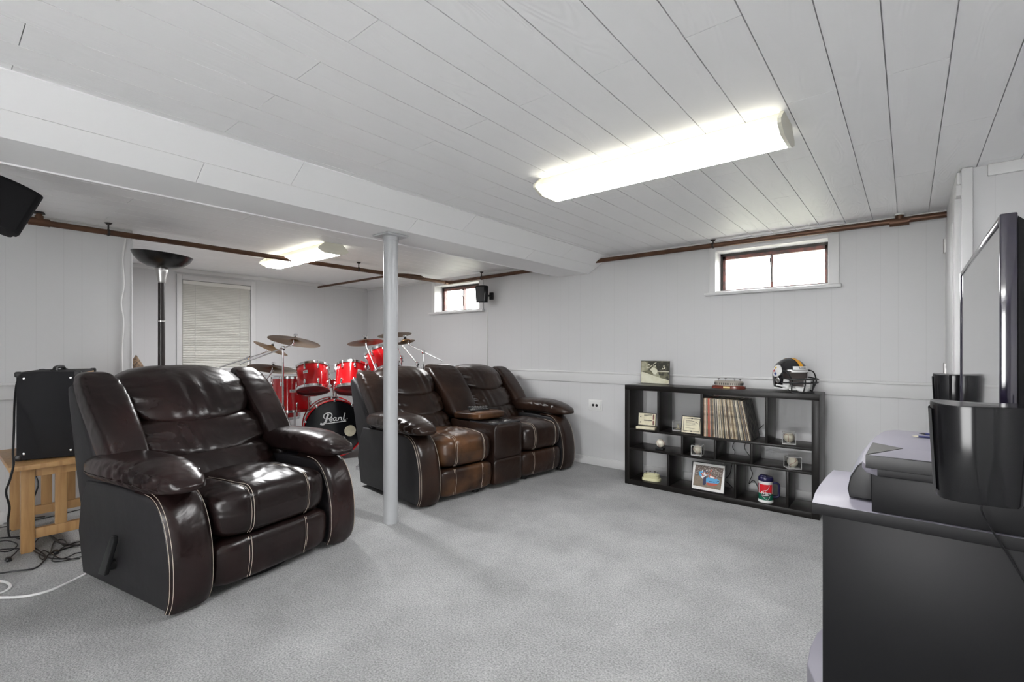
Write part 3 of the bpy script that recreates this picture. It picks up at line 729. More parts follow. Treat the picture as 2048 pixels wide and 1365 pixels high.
# script lettering on the front head, letter by letter
k_ = rB/486*1.03; lg = MB()
def LP(pts): return [((x-1268)*k_, (790-y)*k_-0.03+0.0) for x, y in pts]
lg.stroke(LP([(1165, 478), (1150, 530), (1132, 590), (1112, 632), (1078, 655), (1036, 642)]), 34*k_, HF)
lg.stroke(LP([(1112, 558), (1092, 535), (1098, 495), (1130, 470), (1175, 462), (1212, 478), (1226, 512), (1208, 548), (1168, 566)]), 17*k_, HF)
lg.stroke(LP([(1186, 590), (1220, 578), (1232, 560), (1215, 550), (1194, 566), (1188, 592), (1205, 608), (1236, 600)]), 15*k_, HF)
lg.stroke(LP([(1292, 556), (1268, 552), (1250, 574), (1254, 602), (1276, 600), (1292, 572)]), 15*k_, HF)
lg.stroke(LP([(1297, 550), (1292, 580), (1300, 602), (1318, 598)]), 15*k_, HF)
lg.stroke(LP([(1330, 552), (1330, 602)]), 17*k_, HF); lg.stroke(LP([(1332, 575), (1350, 554), (1376, 556), (1390, 566)]), 14*k_, HF)
lg.stroke(LP([(1380, 556), (1380, 598), (1400, 602)]), 14*k_, HF)
lg.stroke(LP([(1440, 478), (1428, 530), (1418, 580), (1428, 604), (1455, 596)]), 22*k_, HF)
lg.stroke(LP([(1128, 648), (1290, 634), (1460, 622)]), 15*k_, HF)
lg.stroke(LP([(1470, 582), (1484, 582)]), 13*k_, HF, smooth=False)
lg.build('lettering', M_white, hd)
MB().text('Pearl', 0.05, HF @ Matrix.Translation((0.075, -0.215, 0)), 0, 0.25).build('lettering', M_white, hd)
pc = [(0.165+0.062*math.cos(a*PI/14), -0.035+0.062*math.sin(a*PI/14)) for a in range(28)]
MB().flat(pc, HF, 0.002).build('port_ring', M_cream, hd)
for i in range(10):
    a = 2*PI*(i+0.5)/10; R_ = M @ Matrix.Rotation(a, 4, 'Z')
    MB().box((rB+0.016, 0, 0.0), (0.03, 0.022, 0.05), 0.004, R_).cyl(R_ @ Vector((rB+0.018, 0, -0.02)), R_ @ Vector((rB+0.018, 0, -0.14)), 0.004, seg=8).box((rB+0.010, 0, -0.14), (0.018, 0.02, 0.06), 0.004, R_).build('claw_hook', M_chrome, t)
for s in (-1, 1):
    e = X_*s*0.26+Vector((0, 0, -0.14))-n_*0.06; f = X_*s*0.40+n_*0.08; f.z = -bc.z+0.004
    MB().cyl(e, f, 0.008, 0.006, seg=10).box(e, (0.04, 0.04, 0.05), 0.006).build('spur', M_chrome, t)
tb = Vector((0, 0, rB+0.018))-n_*0.16
MB().box(tb+Vector((0, 0, 0.010)), (0.09, 0.09, 0.035), 0.008).cyl(tb, tb+Vector((0, 0, 0.20)), 0.014, seg=14).cyl(tb+X_*0.03, tb+X_*0.03+Vector((0, 0, 0.19)), 0.010, seg=12).box(tb+Vector((0, 0, 0.19)), (0.06, 0.06, 0.06), 0.008).box(tb+Vector((0, 0, 0.14)), (0.05, 0.05, 0.04), 0.008).tube([tb+Vector((0, 0, 0.20)), tb+Vector((0, 0, 0.24))+X_*0.05, tb+Vector((0, 0, 0.25))+X_*0.10], 0.009, 10).tube([tb+Vector((0, 0, 0.20)), tb+Vector((0, 0, 0.24))-X_*0.05, tb+Vector((0, 0, 0.25))-X_*0.10], 0.009, 10).build('tom_holder', M_chrome, t)
# rack toms and floor toms
UPT = Vector((-0.40, 0.20, 1.0))
drum('red rack tom with chrome hoops over the left of the bass drum', A(626, 758, 5.4), UPT, 0.168, 0.27, 8, KC+Vector((-0.1, -0.5, 0)))
drum('red rack tom over the right of the bass drum, partly behind the loveseat', A(703, 757, 5.4), UPT+Vector((0.02, 0.1, 0)), 0.168, 0.28, 8, KC+Vector((0.3, 0.4, 0)))
fa = A(583, 788, 5.6)
drum('large red floor tom left of the bass drum behind the chrome cymbal stand', fa, Vector((-0.04, 0.02, 1)), 0.205, 0.38, 8, KC+Vector((0.1, 0.1, 0)), legs=(0.4, 2.5, 4.6), name='floor_tom')
fb = A(566, 802, 6.0)
drum('deeper red floor tom low behind the large floor tom', fb, Vector((-0.04, 0.02, 1)), 0.19, 0.42, 8, None, legs=(0.2, 2.3, 4.4), name='floor_tom')
drum('red tom tilted steeply up behind the top of the loveseat', A(766, 722, 5.5), Vector((-0.45, -0.05, 0.9)), 0.165, 0.24, 8, KC+Vector((0.2, 0.3, 0)))

def cymbal(label, c, nrm, r, group='bronze cymbals'):
    t = thing('cymbal', label, 'cymbal', c, 0, group); M = along((0, 0, 0), nrm)
    MB().lathe([(0.006, 0.024), (0.02, 0.022), (0.045, 0.008), (0.055, 0.004), (r*0.55, -0.004), (r, -0.016), (r, -0.0175), (r*0.55, -0.006), (0.055, 0.002), (0.045, 0.006), (0.02, 0.020), (0.006, 0.022)], 56, M, cap=False).build('plate', M_brass, t)
    MB().lathe([(0.014, 0.024), (0.016, 0.036), (0.004, 0.040), (0.004, 0.062)], 16, M).build('felt', M_blkm, t)
    MB().box((0, 0, 0.058), (0.05, 0.008, 0.02), 0.003, M).lathe([(0.009, 0.045), (0.009, 0.066)], 12, M).build('wing_nut', M_chrome, t)
    return t
def cstand(label, base, pivot, tip, back_=0.30, group='chrome cymbal stands'):
    """tripod at base (x, y), upright to pivot, boom from behind the pivot to the tip"""
    t = thing('cymbal_stand', label, 'stand', (base[0], base[1], 0), 0, group)
    o = Vector((base[0], base[1], 0)); p = Vector(pivot)-o; e = Vector(tip)-o
    mid = Vector((0, 0, p.z*0.5))
    MB().cyl((0, 0, 0.10), mid, 0.0125, seg=14).cyl(mid, p, 0.0095, seg=12).cyl(mid-Vector((0, 0, 0.03)), mid+Vector((0, 0, 0.02)), 0.018, seg=14).build('pole', M_chrome, t)
    d = (e-p).normalized()
    MB().cyl(p-d*back_, e, 0.0075, seg=12).build('boom_arm', M_chrome, t)
    MB().box(p, (0.035, 0.03, 0.045), 0.006).cyl(p+Vector((0.02, -0.02, 0)), p+Vector((0.045, -0.05, 0.0)), 0.006, seg=8).build('clamp', M_chrome, t)
    MB().cyl(e-d*0.02, e+Vector((0, 0, 0.02)), 0.012, seg=12).cyl(e, e+Vector((0, 0, 0.045)), 0.005, seg=8).build('tilter', M_chrome, t)
    for k in range(3):
        a = 0.5+k*2.094; f = Vector((math.cos(a)*0.26, math.sin(a)*0.26, 0.012))
        MB().tube([(0, 0, 0.36), f*0.55+Vector((0, 0, 0.19)), f], 0.007, 8).cyl((0, 0, 0.12), f*0.45+Vector((0, 0, 0.2)), 0.005, seg=8).cyl(f-Vector((0, 0, 0.012)), f+Vector((0, 0, 0.02)), 0.011, seg=10).build('leg', M_chrome, t)
    return t
def nview(c, tilt_img, open_):
    """plate normal for a cymbal seen from below: rotated tilt_img degrees clockwise in view, opened by open_ degrees"""
    c = Vector(c); v = (Vector((0, 0, CAMH))-c).normalized(); rgt = v.cross(Vector((0, 0, -1))).normalized(); up = rgt.cross(v).normalized() if rgt.cross(v).z > 0 else -rgt.cross(v).normalized()
    a = math.radians(tilt_img); o = math.radians(open_)
    side = up*math.cos(a)+rgt*math.sin(a)
    return side*math.cos(o)-v*math.sin(o)
RGT = Vector((math.cos(YAW), math.sin(YAW), 0))
def place_cym(label, u, v, t_, r, tilt, op):
    c = A(u, v, t_); vv = (Vector((0, 0, CAMH))-c).normalized(); upv = (Vector((0, 0, 1))-vv*vv.z).normalized()
    a = math.radians(tilt); o = math.radians(op)
    nrm = (upv*math.cos(a)+RGT*math.sin(a)).normalized()*math.cos(o)-vv*math.sin(o)
    return cymbal(label, c, nrm, r), c, nrm
c1, p1, n1 = place_cym('largest bronze cymbal highest at left of the kit, tilted', 589, 681, 5.0, 0.255, 11, 15)
c2, p2, n2 = place_cym('bronze cymbal left of the white post on a slanting arm', 731, 683, 5.1, 0.185, -6, 9)
c3, p3, n3 = place_cym('bronze cymbal highest behind the white post', 789, 668, 5.6, 0.195, -6, 8)
c4, p4, n4 = place_cym('small bronze cymbal seen edge-on in front of the window blind', 543, 695, 5.6, 0.195, 27, 4)
c5, p5, n5 = place_cym('wide bronze cymbal hanging lowest beside the recliner back', 546, 736, 5.3, 0.255, 9, 14)
c6, p6, n6 = place_cym('smallest bronze cymbal just right of the white post', 811, 682, 5.5, 0.105, -12, 9)
pv = A(566, 697, 4.95)
cstand('chrome cymbal stand upright beside the recliner with a boom arm to the highest left cymbal', (pv.x, pv.y), pv, p1-n1*0.045, 0.42)
pv = A(497, 716, 5.55)
cstand('chrome cymbal stand half behind the recliner in front of the blind', (pv.x, pv.y), pv, p4-n4*0.045, 0.32)
pv = A(520, 776, 5.35)
cstand('chrome cymbal stand carrying the lowest cymbal behind the recliner', (pv.x, pv.y), pv, p5-n5*0.045, 0.12)
pv = A(758, 756, 5.1)
cstand('chrome stand with a slanting arm to the cymbal left of the post', (pv.x, pv.y), pv, p2-n2*0.04, 0.10)
pv = A(835, 728, 5.6)
cstand('chrome stand right of the post with an arm slanting up to the left', (pv.x, pv.y), pv, A(800, 686, 5.6), 0.08)
pv = A(847, 704, 5.5)
cstand('thin chrome stand with a long boom sticking out over the loveseat', (pv.x, pv.y), pv, A(816, 689, 5.5), 0.24)
pv = A(803, 715, 5.62)
cstand('chrome stand upright under the highest cymbal behind the post', (pv.x, pv.y), pv, p3-n3*0.04, 0.06)

# ------------------------------------------------------------------ bookcase
BX0, BX1, BY0, BY1 = -2.006, -0.492, 4.06, 4.36
S1, S2, SB, ST = 0.508, 0.334, 0.045, 0.902
t = thing('bookcase', 'low black open-back bookcase with staggered compartments against the window wall', 'bookcase', (BX0, BY0, 0))
def part(name, lo, hi, m=M_esp, par=None, bev=0.0015):
    return MB().bb([a-b for a, b in zip(lo, (BX0, BY0, 0))], [a-b for a, b in zip(hi, (BX0, BY0, 0))], bev).build(name, m, par or t)
part('side_panel', (BX0, BY0, 0), (BX0+0.045, BY1, ST-0.045)); part('side_panel', (BX1-0.048, BY0, 0), (BX1, BY1, ST-0.045))
part('top_panel', (BX0, BY0, ST-0.045), (BX1, BY1, ST)); part('bottom_panel', (BX0+0.045, BY0, 0), (BX1-0.048, BY1, SB))
part('shelf', (BX0+0.045, BY0+0.004, S1-0.018), (BX1-0.048, BY1, S1)); part('shelf', (BX0+0.045, BY0+0.004, S2-0.018), (BX1-0.048, BY1, S2))
for x in (-1.690, -1.320, -0.836): part('divider', (x-0.009, BY0+0.004, S1), (x+0.009, BY1, ST-0.045))
for x in (-1.481, -1.213, -0.942): part('divider', (x-0.009, BY0+0.004, S2), (x+0.009, BY1, S1-0.018))
for x in (-1.603, -1.060, -0.697): part('divider', (x-0.009, BY0+0.004, SB), (x+0.009, BY1, S2-0.018))

# ---- record sleeves leaning in the third compartment
def sleeve_mat(n, a, b): return mat('sleeve_'+n, a, 0.6, mottle=(55, b, 0.42, 0.60, (1, 1, 0.35)))
SM = {'cream': sleeve_mat('cream', (0.62, 0.55, 0.40), (0.28, 0.22, 0.15)), 'tan': sleeve_mat('tan', (0.42, 0.33, 0.21), (0.12, 0.09, 0.07)),
      'grey': sleeve_mat('grey', (0.34, 0.32, 0.28), (0.08, 0.08, 0.08)), 'black': sleeve_mat('black', (0.03, 0.03, 0.032), (0.16, 0.15, 0.13)),
      'red': sleeve_mat('red', (0.55, 0.09, 0.06), (0.35, 0.12, 0.09)), 'white': sleeve_mat('white', (0.75, 0.70, 0.58), (0.50, 0.45, 0.36)),
      'pink': sleeve_mat('pink', (0.62, 0.28, 0.20), (0.45, 0.25, 0.18)), 'brown': sleeve_mat('brown', (0.20, 0.12, 0.08), (0.07, 0.05, 0.04))}
ORD = ['first', 'second', 'third', 'fourth', 'fifth', 'sixth', 'seventh', 'eighth', 'ninth', 'tenth', 'eleventh', 'twelfth', 'thirteenth', 'fourteenth', 'fifteenth', 'sixteenth', 'seventeenth', 'eighteenth', 'nineteenth', 'twentieth']
rr = random.Random(11); seq = ['brown', 'cream', 'pink', 'white', 'black', 'tan', 'red', 'red', 'pink', 'cream', 'black', 'grey', 'brown', 'tan', 'white', 'grey']
for i in range(44): seq.append(rr.choice(['tan', 'tan', 'cream', 'cream', 'grey', 'grey', 'brown', 'black', 'white']))
NR = 60; cnt = {}; tot = {}
for i in range(NR):
    k = 'black' if i == NR-1 else seq[i]; seq[i] = k; tot[k] = tot.get(k, 0)+1
base = {k: MB().bb((0, 0, 0), (0.0048, 0.285, 0.314), 0.0012).build('record_sleeve', SM[k]) for k in SM}
used = set()
for i in range(NR):
    k = seq[i]; cnt[k] = cnt.get(k, 0)+1
    o = base[k] if k not in used else base[k].copy()
    if k in used: COL.objects.link(o)
    used.add(k)
    tilt = math.radians(11.5)*(i/(NR-1))**1.25
    o.location = (-1.308+0.0061*i, BY0+0.012+rr.uniform(0, 0.010), S1+0.001+0.0048*math.sin(tilt)); o.rotation_euler = (0, -tilt, 0)
    n = cnt[k]; nth = ORD[n-1] if n <= 20 else 'late'
    if i == NR-1: lab = 'black record sleeve at the right end of the leaning row, its cover facing out'
    elif i == 0: lab = 'brown-spined record sleeve at the left end of the row, beside the divider'
    else: lab = 'record sleeve with %s spine, %s %s one from the left in the leaning row' % (k, nth, k)
    tag(o, lab, 'record', 'record sleeves in the bookcase')
for k in base:
    if k not in used: bpy.data.objects.remove(base[k])

# ---- baseballs
M_ball = mat('baseball_leather', (0.70, 0.66, 0.56), 0.5, bump=(60, 0.05, 0.001)); M_seam = mat('red_stitch', (0.35, 0.10, 0.08), 0.7)
def baseball(label, c, rot, r=0.0365):
    t = thing('baseball', label, 'baseball', c, 0, 'baseballs in the bookcase'); t.rotation_euler = rot
    MB().lathe([(r*math.sin(a*PI/20), -r*math.cos(a*PI/20)) for a in range(21)], 32).build('cover', M_ball, t)
    pts = []
    for i in range(60):
        a = 2*PI*i/60; b = 0.44
        p = Vector((math.cos(a)+b*math.cos(3*a)*0.5, math.sin(a)-b*math.sin(3*a)*0.5, 1.25*math.sin(2*a)*0.75)).normalized()
        pts.append(p*(r+0.0003))
    MB().tube(pts, 0.0012, 6, True, closed=True).build('seam', M_seam, t)
def acrylic_cube(label, c, s, rz):
    t = thing('display_cube', label, 'display case', c, rz, 'clear display cubes in the bookcase')
    m = MB(); h = s/2; th = 0.0018
    for a in (-1, 1):
        m.bb((a*h-th, -h, 0.006), (a*h+th, h, s)); m.bb((-h, a*h-th, 0.006), (h, a*h+th, s))
    m.bb((-h, -h, s-th), (h, h, s+th)); m.build('shell', M_acryl, t)
    e = MB()
    for a in (-1, 1):
        for b in (-1, 1): e.bb((a*h-0.0018, b*h-0.0018, 0.004), (a*h+0.0018, b*h+0.0018, s))
        e.bb((-h, a*h-0.0016, s-0.0012), (h, a*h+0.0016, s+0.002)); e.bb((a*h-0.0016, -h, s-0.0012), (a*h+0.0016, h, s+0.002))
    e.build('edges', M_edge, t)
    MB().bb((-h-0.002, -h-0.002, 0), (h+0.002, h+0.002, 0.006), 0.001).lathe([(0.016, 0.006), (0.013, 0.010)], 20).build('base', M_edge, t)
    return t
M_edge = mat('clear_plastic_edge', (0.55, 0.55, 0.55), 0.15, spec=0.7)
cubes = [('clear display cube with a baseball on the upper shelf at right', (-0.703, 4.17, S1), 0.086, 0.2, (0.4, 0.3, 0.2)),
         ('clear display cube with a baseball in the second compartment of the middle row', (-1.375, 4.135, S2), 0.082, 0.06, (1.1, 0.1, 0.3)),
         ('clear display cube with a baseball at the right of the middle row', (-0.672, 4.13, S2), 0.088, 0.55, (0.3, 1.2, 0.5))]
bl = ['white baseball inside the clear cube on the upper right shelf', 'white baseball inside the clear cube in the second middle compartment', 'white baseball inside the clear cube at the right of the middle row']
for (lab, c, s, rz, rot), l2 in zip(cubes, bl):
    acrylic_cube(lab, c, s, rz); baseball(l2, (c[0], c[1], c[2]+0.0105+0.0365), rot)
baseball('white baseball on a small black stand at the left of the middle row', (-1.705, 4.15, S2+0.022+0.034), (0.9, 0.2, 0.1))
t = thing('ball_stand', 'small square black stand under the bare baseball, left of middle row', 'stand', (-1.705, 4.15, S2))
MB().bb((-0.034, -0.034, 0), (0.034, 0.034, 0.018), 0.003).lathe([(0.022, 0.018), (0.018, 0.024), (0.015, 0.020)], 24, cap=False).build('base', M_blk, t)
acrylic_cube('empty-looking clear cube behind the certificate frame', (-1.578, 4.235, S1), 0.076, 0.1)
t = thing('figurine', 'tiny cream figurine inside the clear cube behind the certificate', 'figurine', (-1.578, 4.235, S1+0.0102))
MB().lathe([(0.020, 0), (0.022, 0.004), (0.007, 0.012), (0.006, 0.030), (0.011, 0.036), (0.0, 0.044)], 18).build('body', M_cream, t)

# ---- frames and cards. local frame: x right, y up the picture, z out of it
def picture(name, label, cat, o, w, h, yaw, lean, border, m_frame, m_face, depth=0.012, group=None):
    t = thing(name, label, cat, o, 0, group)
    n = Vector((math.sin(yaw), -math.cos(yaw), 0)); x = Vector((math.cos(yaw), math.sin(yaw), 0)); up = Vector((0, 0, 1))*math.cos(lean)-n*math.sin(lean)
    M = frame((0, 0, depth*math.sin(lean)+0.0005), x, up)
    f = MB()
    for lo, hi in (((-w/2, 0), (-w/2+border, h)), ((w/2-border, 0), (w/2, h)), ((-w/2+border, 0), (w/2-border, border)), ((-w/2+border, h-border), (w/2-border, h))):
        f.bb((lo[0], lo[1], -depth), (hi[0], hi[1], 0), 0.001, M)
    f.build('frame', m_frame, t)
    p = MB().bb((-w/2+border, border, -depth+0.001), (w/2-border, h-border, -0.003), 0, M).build('picture', m_face, t)
    MB().bb((-0.012, 0.0, -depth-0.004), (0.012, h*0.75, -depth), 0.001, M).build('easel_back', M_blkm, t)
    return t, p, M
M_sep = mat('sepia_print', (0.20, 0.19, 0.125), 0.3, mottle=(28, (0.05, 0.05, 0.04), 0.4, 0.62)); M_sepl = mat('sepia_light', (0.75, 0.74, 0.60), 0.3, mottle=(14, (0.60, 0.58, 0.42), 0.4, 0.7)); M_sepm = mat('sepia_mid', (0.45, 0.43, 0.31), 0.35, mottle=(30, (0.30, 0.29, 0.20), 0.4, 0.7)); M_sepd = mat('sepia_dark', (0.045, 0.045, 0.035), 0.3, mottle=(40, (0.16, 0.15, 0.11), 0.5, 0.75))
# sepia action photograph on top of the bookcase
t, p, M = picture('photograph', 'sepia photograph of a batter swinging, propped on the left of the bookcase top', 'photo', (-1.838, 4.335, ST), 0.282, 0.215, 0.0, 0.07, 0.003, M_blk, M_sep, 0.006)
def Q(pts): return [((a-250)/(1490-250)*0.276-0.138, (1195-b)/(1195-245)*0.209+0.003) for a, b in pts]
g = MB(); z0 = -0.0026
def fl_(pts, mi, z): g.flat(Q(pts), M, 0.0004, mi, z0+z)
fl_([(560, 260), (1480, 260), (1480, 660), (980, 650), (900, 420), (560, 420)], 3, 0)
fl_([(255, 700), (520, 770), (1000, 920), (1480, 1040), (1480, 1190), (255, 1190)], 0, 0.0002)
fl_([(990, 650), (1480, 670), (1480, 700), (1000, 690)], 0, 0.0004)
fl_([(255, 260), (420, 260), (540, 380), (540, 640), (300, 700), (255, 690)], 1, 0.0003)
fl_([(640, 610), (770, 500), (880, 540), (970, 620), (1010, 740), (930, 820), (810, 800), (730, 690)], 0, 0.0006)
fl_([(780, 440), (860, 440), (890, 520), (800, 545)], 1, 0.0008)
fl_([(980, 680), (1100, 920), (1060, 940), (920, 800)], 1, 0.0007)
fl_([(760, 790), (960, 840), (1060, 930), (860, 880)], 1, 0.0005)
for a, b in (((490, 540), (600, 540)), ((600, 540), (740, 420)), ((780, 380), (920, 295))): g.stroke(Q([a, b]), 0.006, M, z0+0.001, 0.0003, 0, False)
for (x, y, r_) in ((600, 400, 28), (1250, 450, 32), (1280, 530, 36), (1200, 560, 30), (880, 450, 26)):
    fl_([(x+r_*math.cos(k*PI/6), y+r_*math.sin(k*PI/6)) for k in range(12)], 0, 0.0009)
g.build('print', [M_sepl, M_sepm, M_sep, M_sepd], p)
tag(MB().bb((0, 0, 0), (0.085, 0.05, 0.002)).build('card', M_white), 'small white card lying at the front left of the bookcase top', 'card').location = (-1.985, 4.19, ST)
# two framed papers
t, p, M = picture('framed_ticket', 'small black-framed cream ticket display on the top left shelf', 'frame', (-1.828, 4.135, S1+0.024), 0.165, 0.118, 0.12, 0.14, 0.006, M_blk, M_cream)
g = MB()
for y in (0.098, 0.090, 0.050, 0.045): g.bb((-0.028, y, -0.003), (0.045, y+0.004, -0.0026), 0, M)
for y in (0.08, 0.03): g.box((-0.058, y, -0.0028), (0.010, 0.010, 0.0006), 0, M)
g.build('printing', M_ink, p); MB().bb((0.052, 0.012, -0.003), (0.066, 0.050, -0.0026), 0, M).bb((0.052, 0.06, -0.003), (0.066, 0.104, -0.0026), 0, M).build('printing', M_redsash, p)
tag(MB().bb((-0.085, -0.05, 0), (0.085, 0.05, 0.022), 0.002, Matrix.Rotation(0.12, 4, 'Z')).build('booklet', M_cream), 'thick cream booklet under the framed ticket display', 'booklet').location = (-1.826, 4.135, S1)
t, p, M = picture('framed_certificate', 'black-framed certificate leaning in the compartment left of the records', 'frame', (-1.424, 4.11, S1), 0.175, 0.148, -0.03, 0.22, 0.006, M_blk, M_cream)
g = MB()
for lo, hi in (((-0.070, 0.020), (-0.066, 0.130)), ((0.066, 0.020), (0.070, 0.130)), ((-0.066, 0.020), (0.066, 0.024)), ((-0.066, 0.126), (0.066, 0.130))): g.bb((*lo, -0.003), (*hi, -0.0025), 0, M)
g.stroke([(-0.05, 0.104), (-0.02, 0.108), (0.01, 0.106), (0.04, 0.098), (0.055, 0.086)], 0.004, M, -0.003, 0.0005)
for y in (0.090, 0.080, 0.070, 0.045): g.bb((-0.05, y, -0.003), (0.03, y+0.0018, -0.0026), 0, M)
g.box((0.0, 0.129, -0.0028), (0.014, 0.010, 0.001), 0, M).box((0, 0.021, -0.0028), (0.012, 0.012, 0.001), 0, M)
g.build('printing', M_ink, p)
# framed race-car photograph
M_silver = mat('silver_frame', (0.55, 0.53, 0.47), 0.3, metal=0.4); M_dirt = mat('print_dirt', (0.23, 0.18, 0.13), 0.4, mottle=(30, (0.15, 0.12, 0.09), 0.4, 0.7)); M_crowd = mat('print_crowd', (0.12, 0.09, 0.075), 0.4, mottle=(120, (0.45, 0.40, 0.36), 0.5, 0.66))
M_cblue = mat('print_blue', (0.10, 0.36, 0.62), 0.35); M_cwhite = mat('print_white', (0.75, 0.74, 0.72), 0.4); M_cred = mat('print_red', (0.50, 0.10, 0.06), 0.4); M_cnavy = mat('print_navy', (0.03, 0.035, 0.09), 0.4); M_cgrey = mat('print_grey', (0.30, 0.31, 0.33), 0.4)
t, p, M = picture('framed_photo', 'framed colour photograph of a blue race car leaning in the bottom row', 'photo', (-1.287, 4.105, SB), 0.268, 0.232, 0.02, 0.20, 0.007, M_blk, M_cwhite, 0.014)
def Q2(u, v):          # picture coordinates measured on the print: corners tl (185,195) tr (705,270) br (670,635) bl (158,548)
    s = (u-172)/520.0; r_ = (v-195-75*s)/355.0
    return (-0.112+s*0.224, 0.205-r_*0.172)
g = MB(); z0 = -0.0028
def f2(pts, mi, z): g.flat([Q2(*a) for a in pts], M, 0.0003, mi, z0+z)
f2([(185, 195), (705, 270), (670, 635), (158, 548)], 0, 0)
f2([(185, 195), (705, 270), (690, 440), (172, 375)], 1, 0.0003)
f2([(250, 320), (330, 310), (400, 380), (370, 440), (300, 420), (262, 370)], 2, 0.0006)
f2([(290, 395), (380, 380), (380, 455), (330, 440)], 3, 0.0008)
f2([(395, 440), (470, 390), (560, 420), (640, 470), (645, 500), (600, 545), (520, 560), (430, 545), (390, 500)], 2, 0.0008)
f2([(400, 500), (470, 515), (620, 525), (600, 550), (510, 562), (425, 548)], 4, 0.0010)
f2([(430, 380), (500, 390), (600, 440), (560, 445), (450, 420)], 4, 0.0010); f2([(460, 390), (560, 425), (540, 440), (470, 420)], 3, 0.0012)
f2([(345, 420), (395, 400), (400, 520), (380, 550), (340, 545)], 5, 0.0012)
for (u, v) in ((470, 490), (505, 492), (545, 497), (590, 495), (620, 485)): f2([(u-16, v-6), (u+16, v-4), (u+14, v+8), (u-14, v+6)], 5, 0.0014)
rr = random.Random(4)
for i in range(26):
    u, v = rr.uniform(300, 520), rr.uniform(300, 385); f2([(u-10, v-12), (u+10, v-11), (u+10, v+14), (u-10, v+13)], rr.choice([3, 3, 4, 5, 6]), 0.0009+i*0.00002)
g.build('print', [M_dirt, M_crowd, M_cblue, M_cwhite, M_cred, M_cnavy, M_cgrey], p)

# ---- stadium models
M_stone = mat('pewter_stone', (0.36, 0.33, 0.29), 0.45, metal=0.2); M_mahog = mat('mahogany', (0.16, 0.035, 0.022), 0.22, coat=0.4); M_gold = mat('gold_plate', (0.80, 0.66, 0.32), 0.3, metal=0.8); M_ivory = mat('ivory_resin', (0.62, 0.60, 0.38), 0.5)
def stadium(label, c, rz, L, W, hgt, m_base, m_body, plaque):
    t = thing('stadium_model', label, 'model', c, rz)
    def ring(a, b, n=48, k=3.0):
        out = []
        for i in range(n):
            q = 2*PI*i/n; cx, sy = math.cos(q), math.sin(q); r_ = (abs(cx)**k+abs(sy)**k)**(-1/k); out.append((a*cx*r_, b*sy*r_))
        return out
    m = MB(); lv = [(1.0, 0.0), (1.0, 0.30), (0.96, 0.36), (0.93, 0.40)]
    def stack(mb, ringf, lv):
        n = 48; vs = []; fs = []
        for sc, z in lv: vs += [(x*sc, y*sc, z) for x, y in ringf]
        for k in range(len(lv)-1):
            for i in range(n): fs.append([k*n+i, k*n+(i+1) % n, (k+1)*n+(i+1) % n, (k+1)*n+i])
        fs.append(list(range(n))[::-1]); fs.append([(len(lv)-1)*n+i for i in range(n)]); mb.add(vs, fs)
    stack(m, ring(L/2, W/2), [(a, z*hgt) for a, z in lv]); m.build('base', m_base, t)
    b = MB(); R_ = ring(L/2*0.82, W/2*0.80); n = 48; vs = []; fs = []
    pl = [(1.0, 0.40), (1.0, 0.82), (1.03, 0.84), (1.03, 0.92), (0.92, 1.0), (0.86, 0.98), (0.62, 0.55), (0.60, 0.50)]
    for sc, z in pl: vs += [(x*sc, y*sc, z*hgt) for x, y in R_]
    for k in range(len(pl)-1):
        for i in range(n): fs.append([k*n+i, k*n+(i+1) % n, (k+1)*n+(i+1) % n, (k+1)*n+i])
    fs.append([(len(pl)-1)*n+i for i in range(n)]); b.add(vs, fs); b.build('stands', m_body, t)
    a = MB()
    for i in range(0, n, 1):
        x, y = R_[i]; a.box((x*1.005, y*1.005, hgt*0.62), (0.0045, 0.0045, hgt*0.26), 0)
    a.build('arches', M_ink if plaque else m_base, t)
    for q in (0.4, 1.2, 2.0, 2.8):
        x, y = 0.8*L/2*math.cos(q)*0.85, 0.8*W/2*math.sin(q)*0.85
        MB().cyl((x, y, hgt*0.9), (x, y, hgt*1.22), 0.0014, seg=6).box((x, y, hgt*1.24), (0.018, 0.003, 0.006), 0).build('light_tower', M_iron, t)
    if plaque: MB().bb((-0.026, -W/2-0.0015, hgt*0.06), (0.026, -W/2+0.003, hgt*0.28)).build('plaque', M_gold, t)
stadium('grey stadium model on an oval red-brown wood base on the bookcase top', (-1.155, 4.245, ST), 0.03, 0.262, 0.15, 0.062, M_mahog, M_stone, True)
stadium('small ivory stadium model in the bottom left compartment', (-1.795, 4.165, SB), 0.1, 0.165, 0.11, 0.055, M_ivory, M_ivory, False)

# ---- football helmet
HC = Vector((-0.700, 4.215, 1.035)); hyaw = math.atan2(-0.65, 0.76)
t = thing('football_helmet', 'black football helmet with gold centre stripe at the right of the bookcase top', 'helmet', HC, hyaw)
def hp(th, ph, s=1.0):
    """helmet surface: th = azimuth from the front, ph = elevation"""
    c = math.cos(ph); x = math.cos(th)*c; y = math.sin(th)*c; z = math.sin(ph)
    a = 0.142 if x < 0 else 0.128
    k = 1.0
    if z < 0:
        h_ = min(1, -z/0.95); k = 1.0; r_ = math.hypot(x, y); f = (1-0.16*h_**2)/max(r_, 0.25) if r_ > 0.25 else 1; x *= f; y *= f
    return Vector((x*a*s, y*0.112*s, (z*0.125 if z > 0 else z*0.142)*s))
nt_, np_ = 64, 40; vs = []; keep = {}
for i in range(np_+1):
    ph = -1.25+(PI/2+1.25)*i/np_
    for j in range(nt_): vs.append(hp(2*PI*j/nt_, ph))
fs = []
def opening(p):
    zt = 0.040-0.035*(abs(p.y)/0.11)**2
    if p.x > 0.052 and p.z < zt: return True
    return p.z < -0.112+0.03*(p.x < -0.02)*min(1, (-p.x-0.02)/0.08) or (p.x > 0.02 and p.z < -0.125)
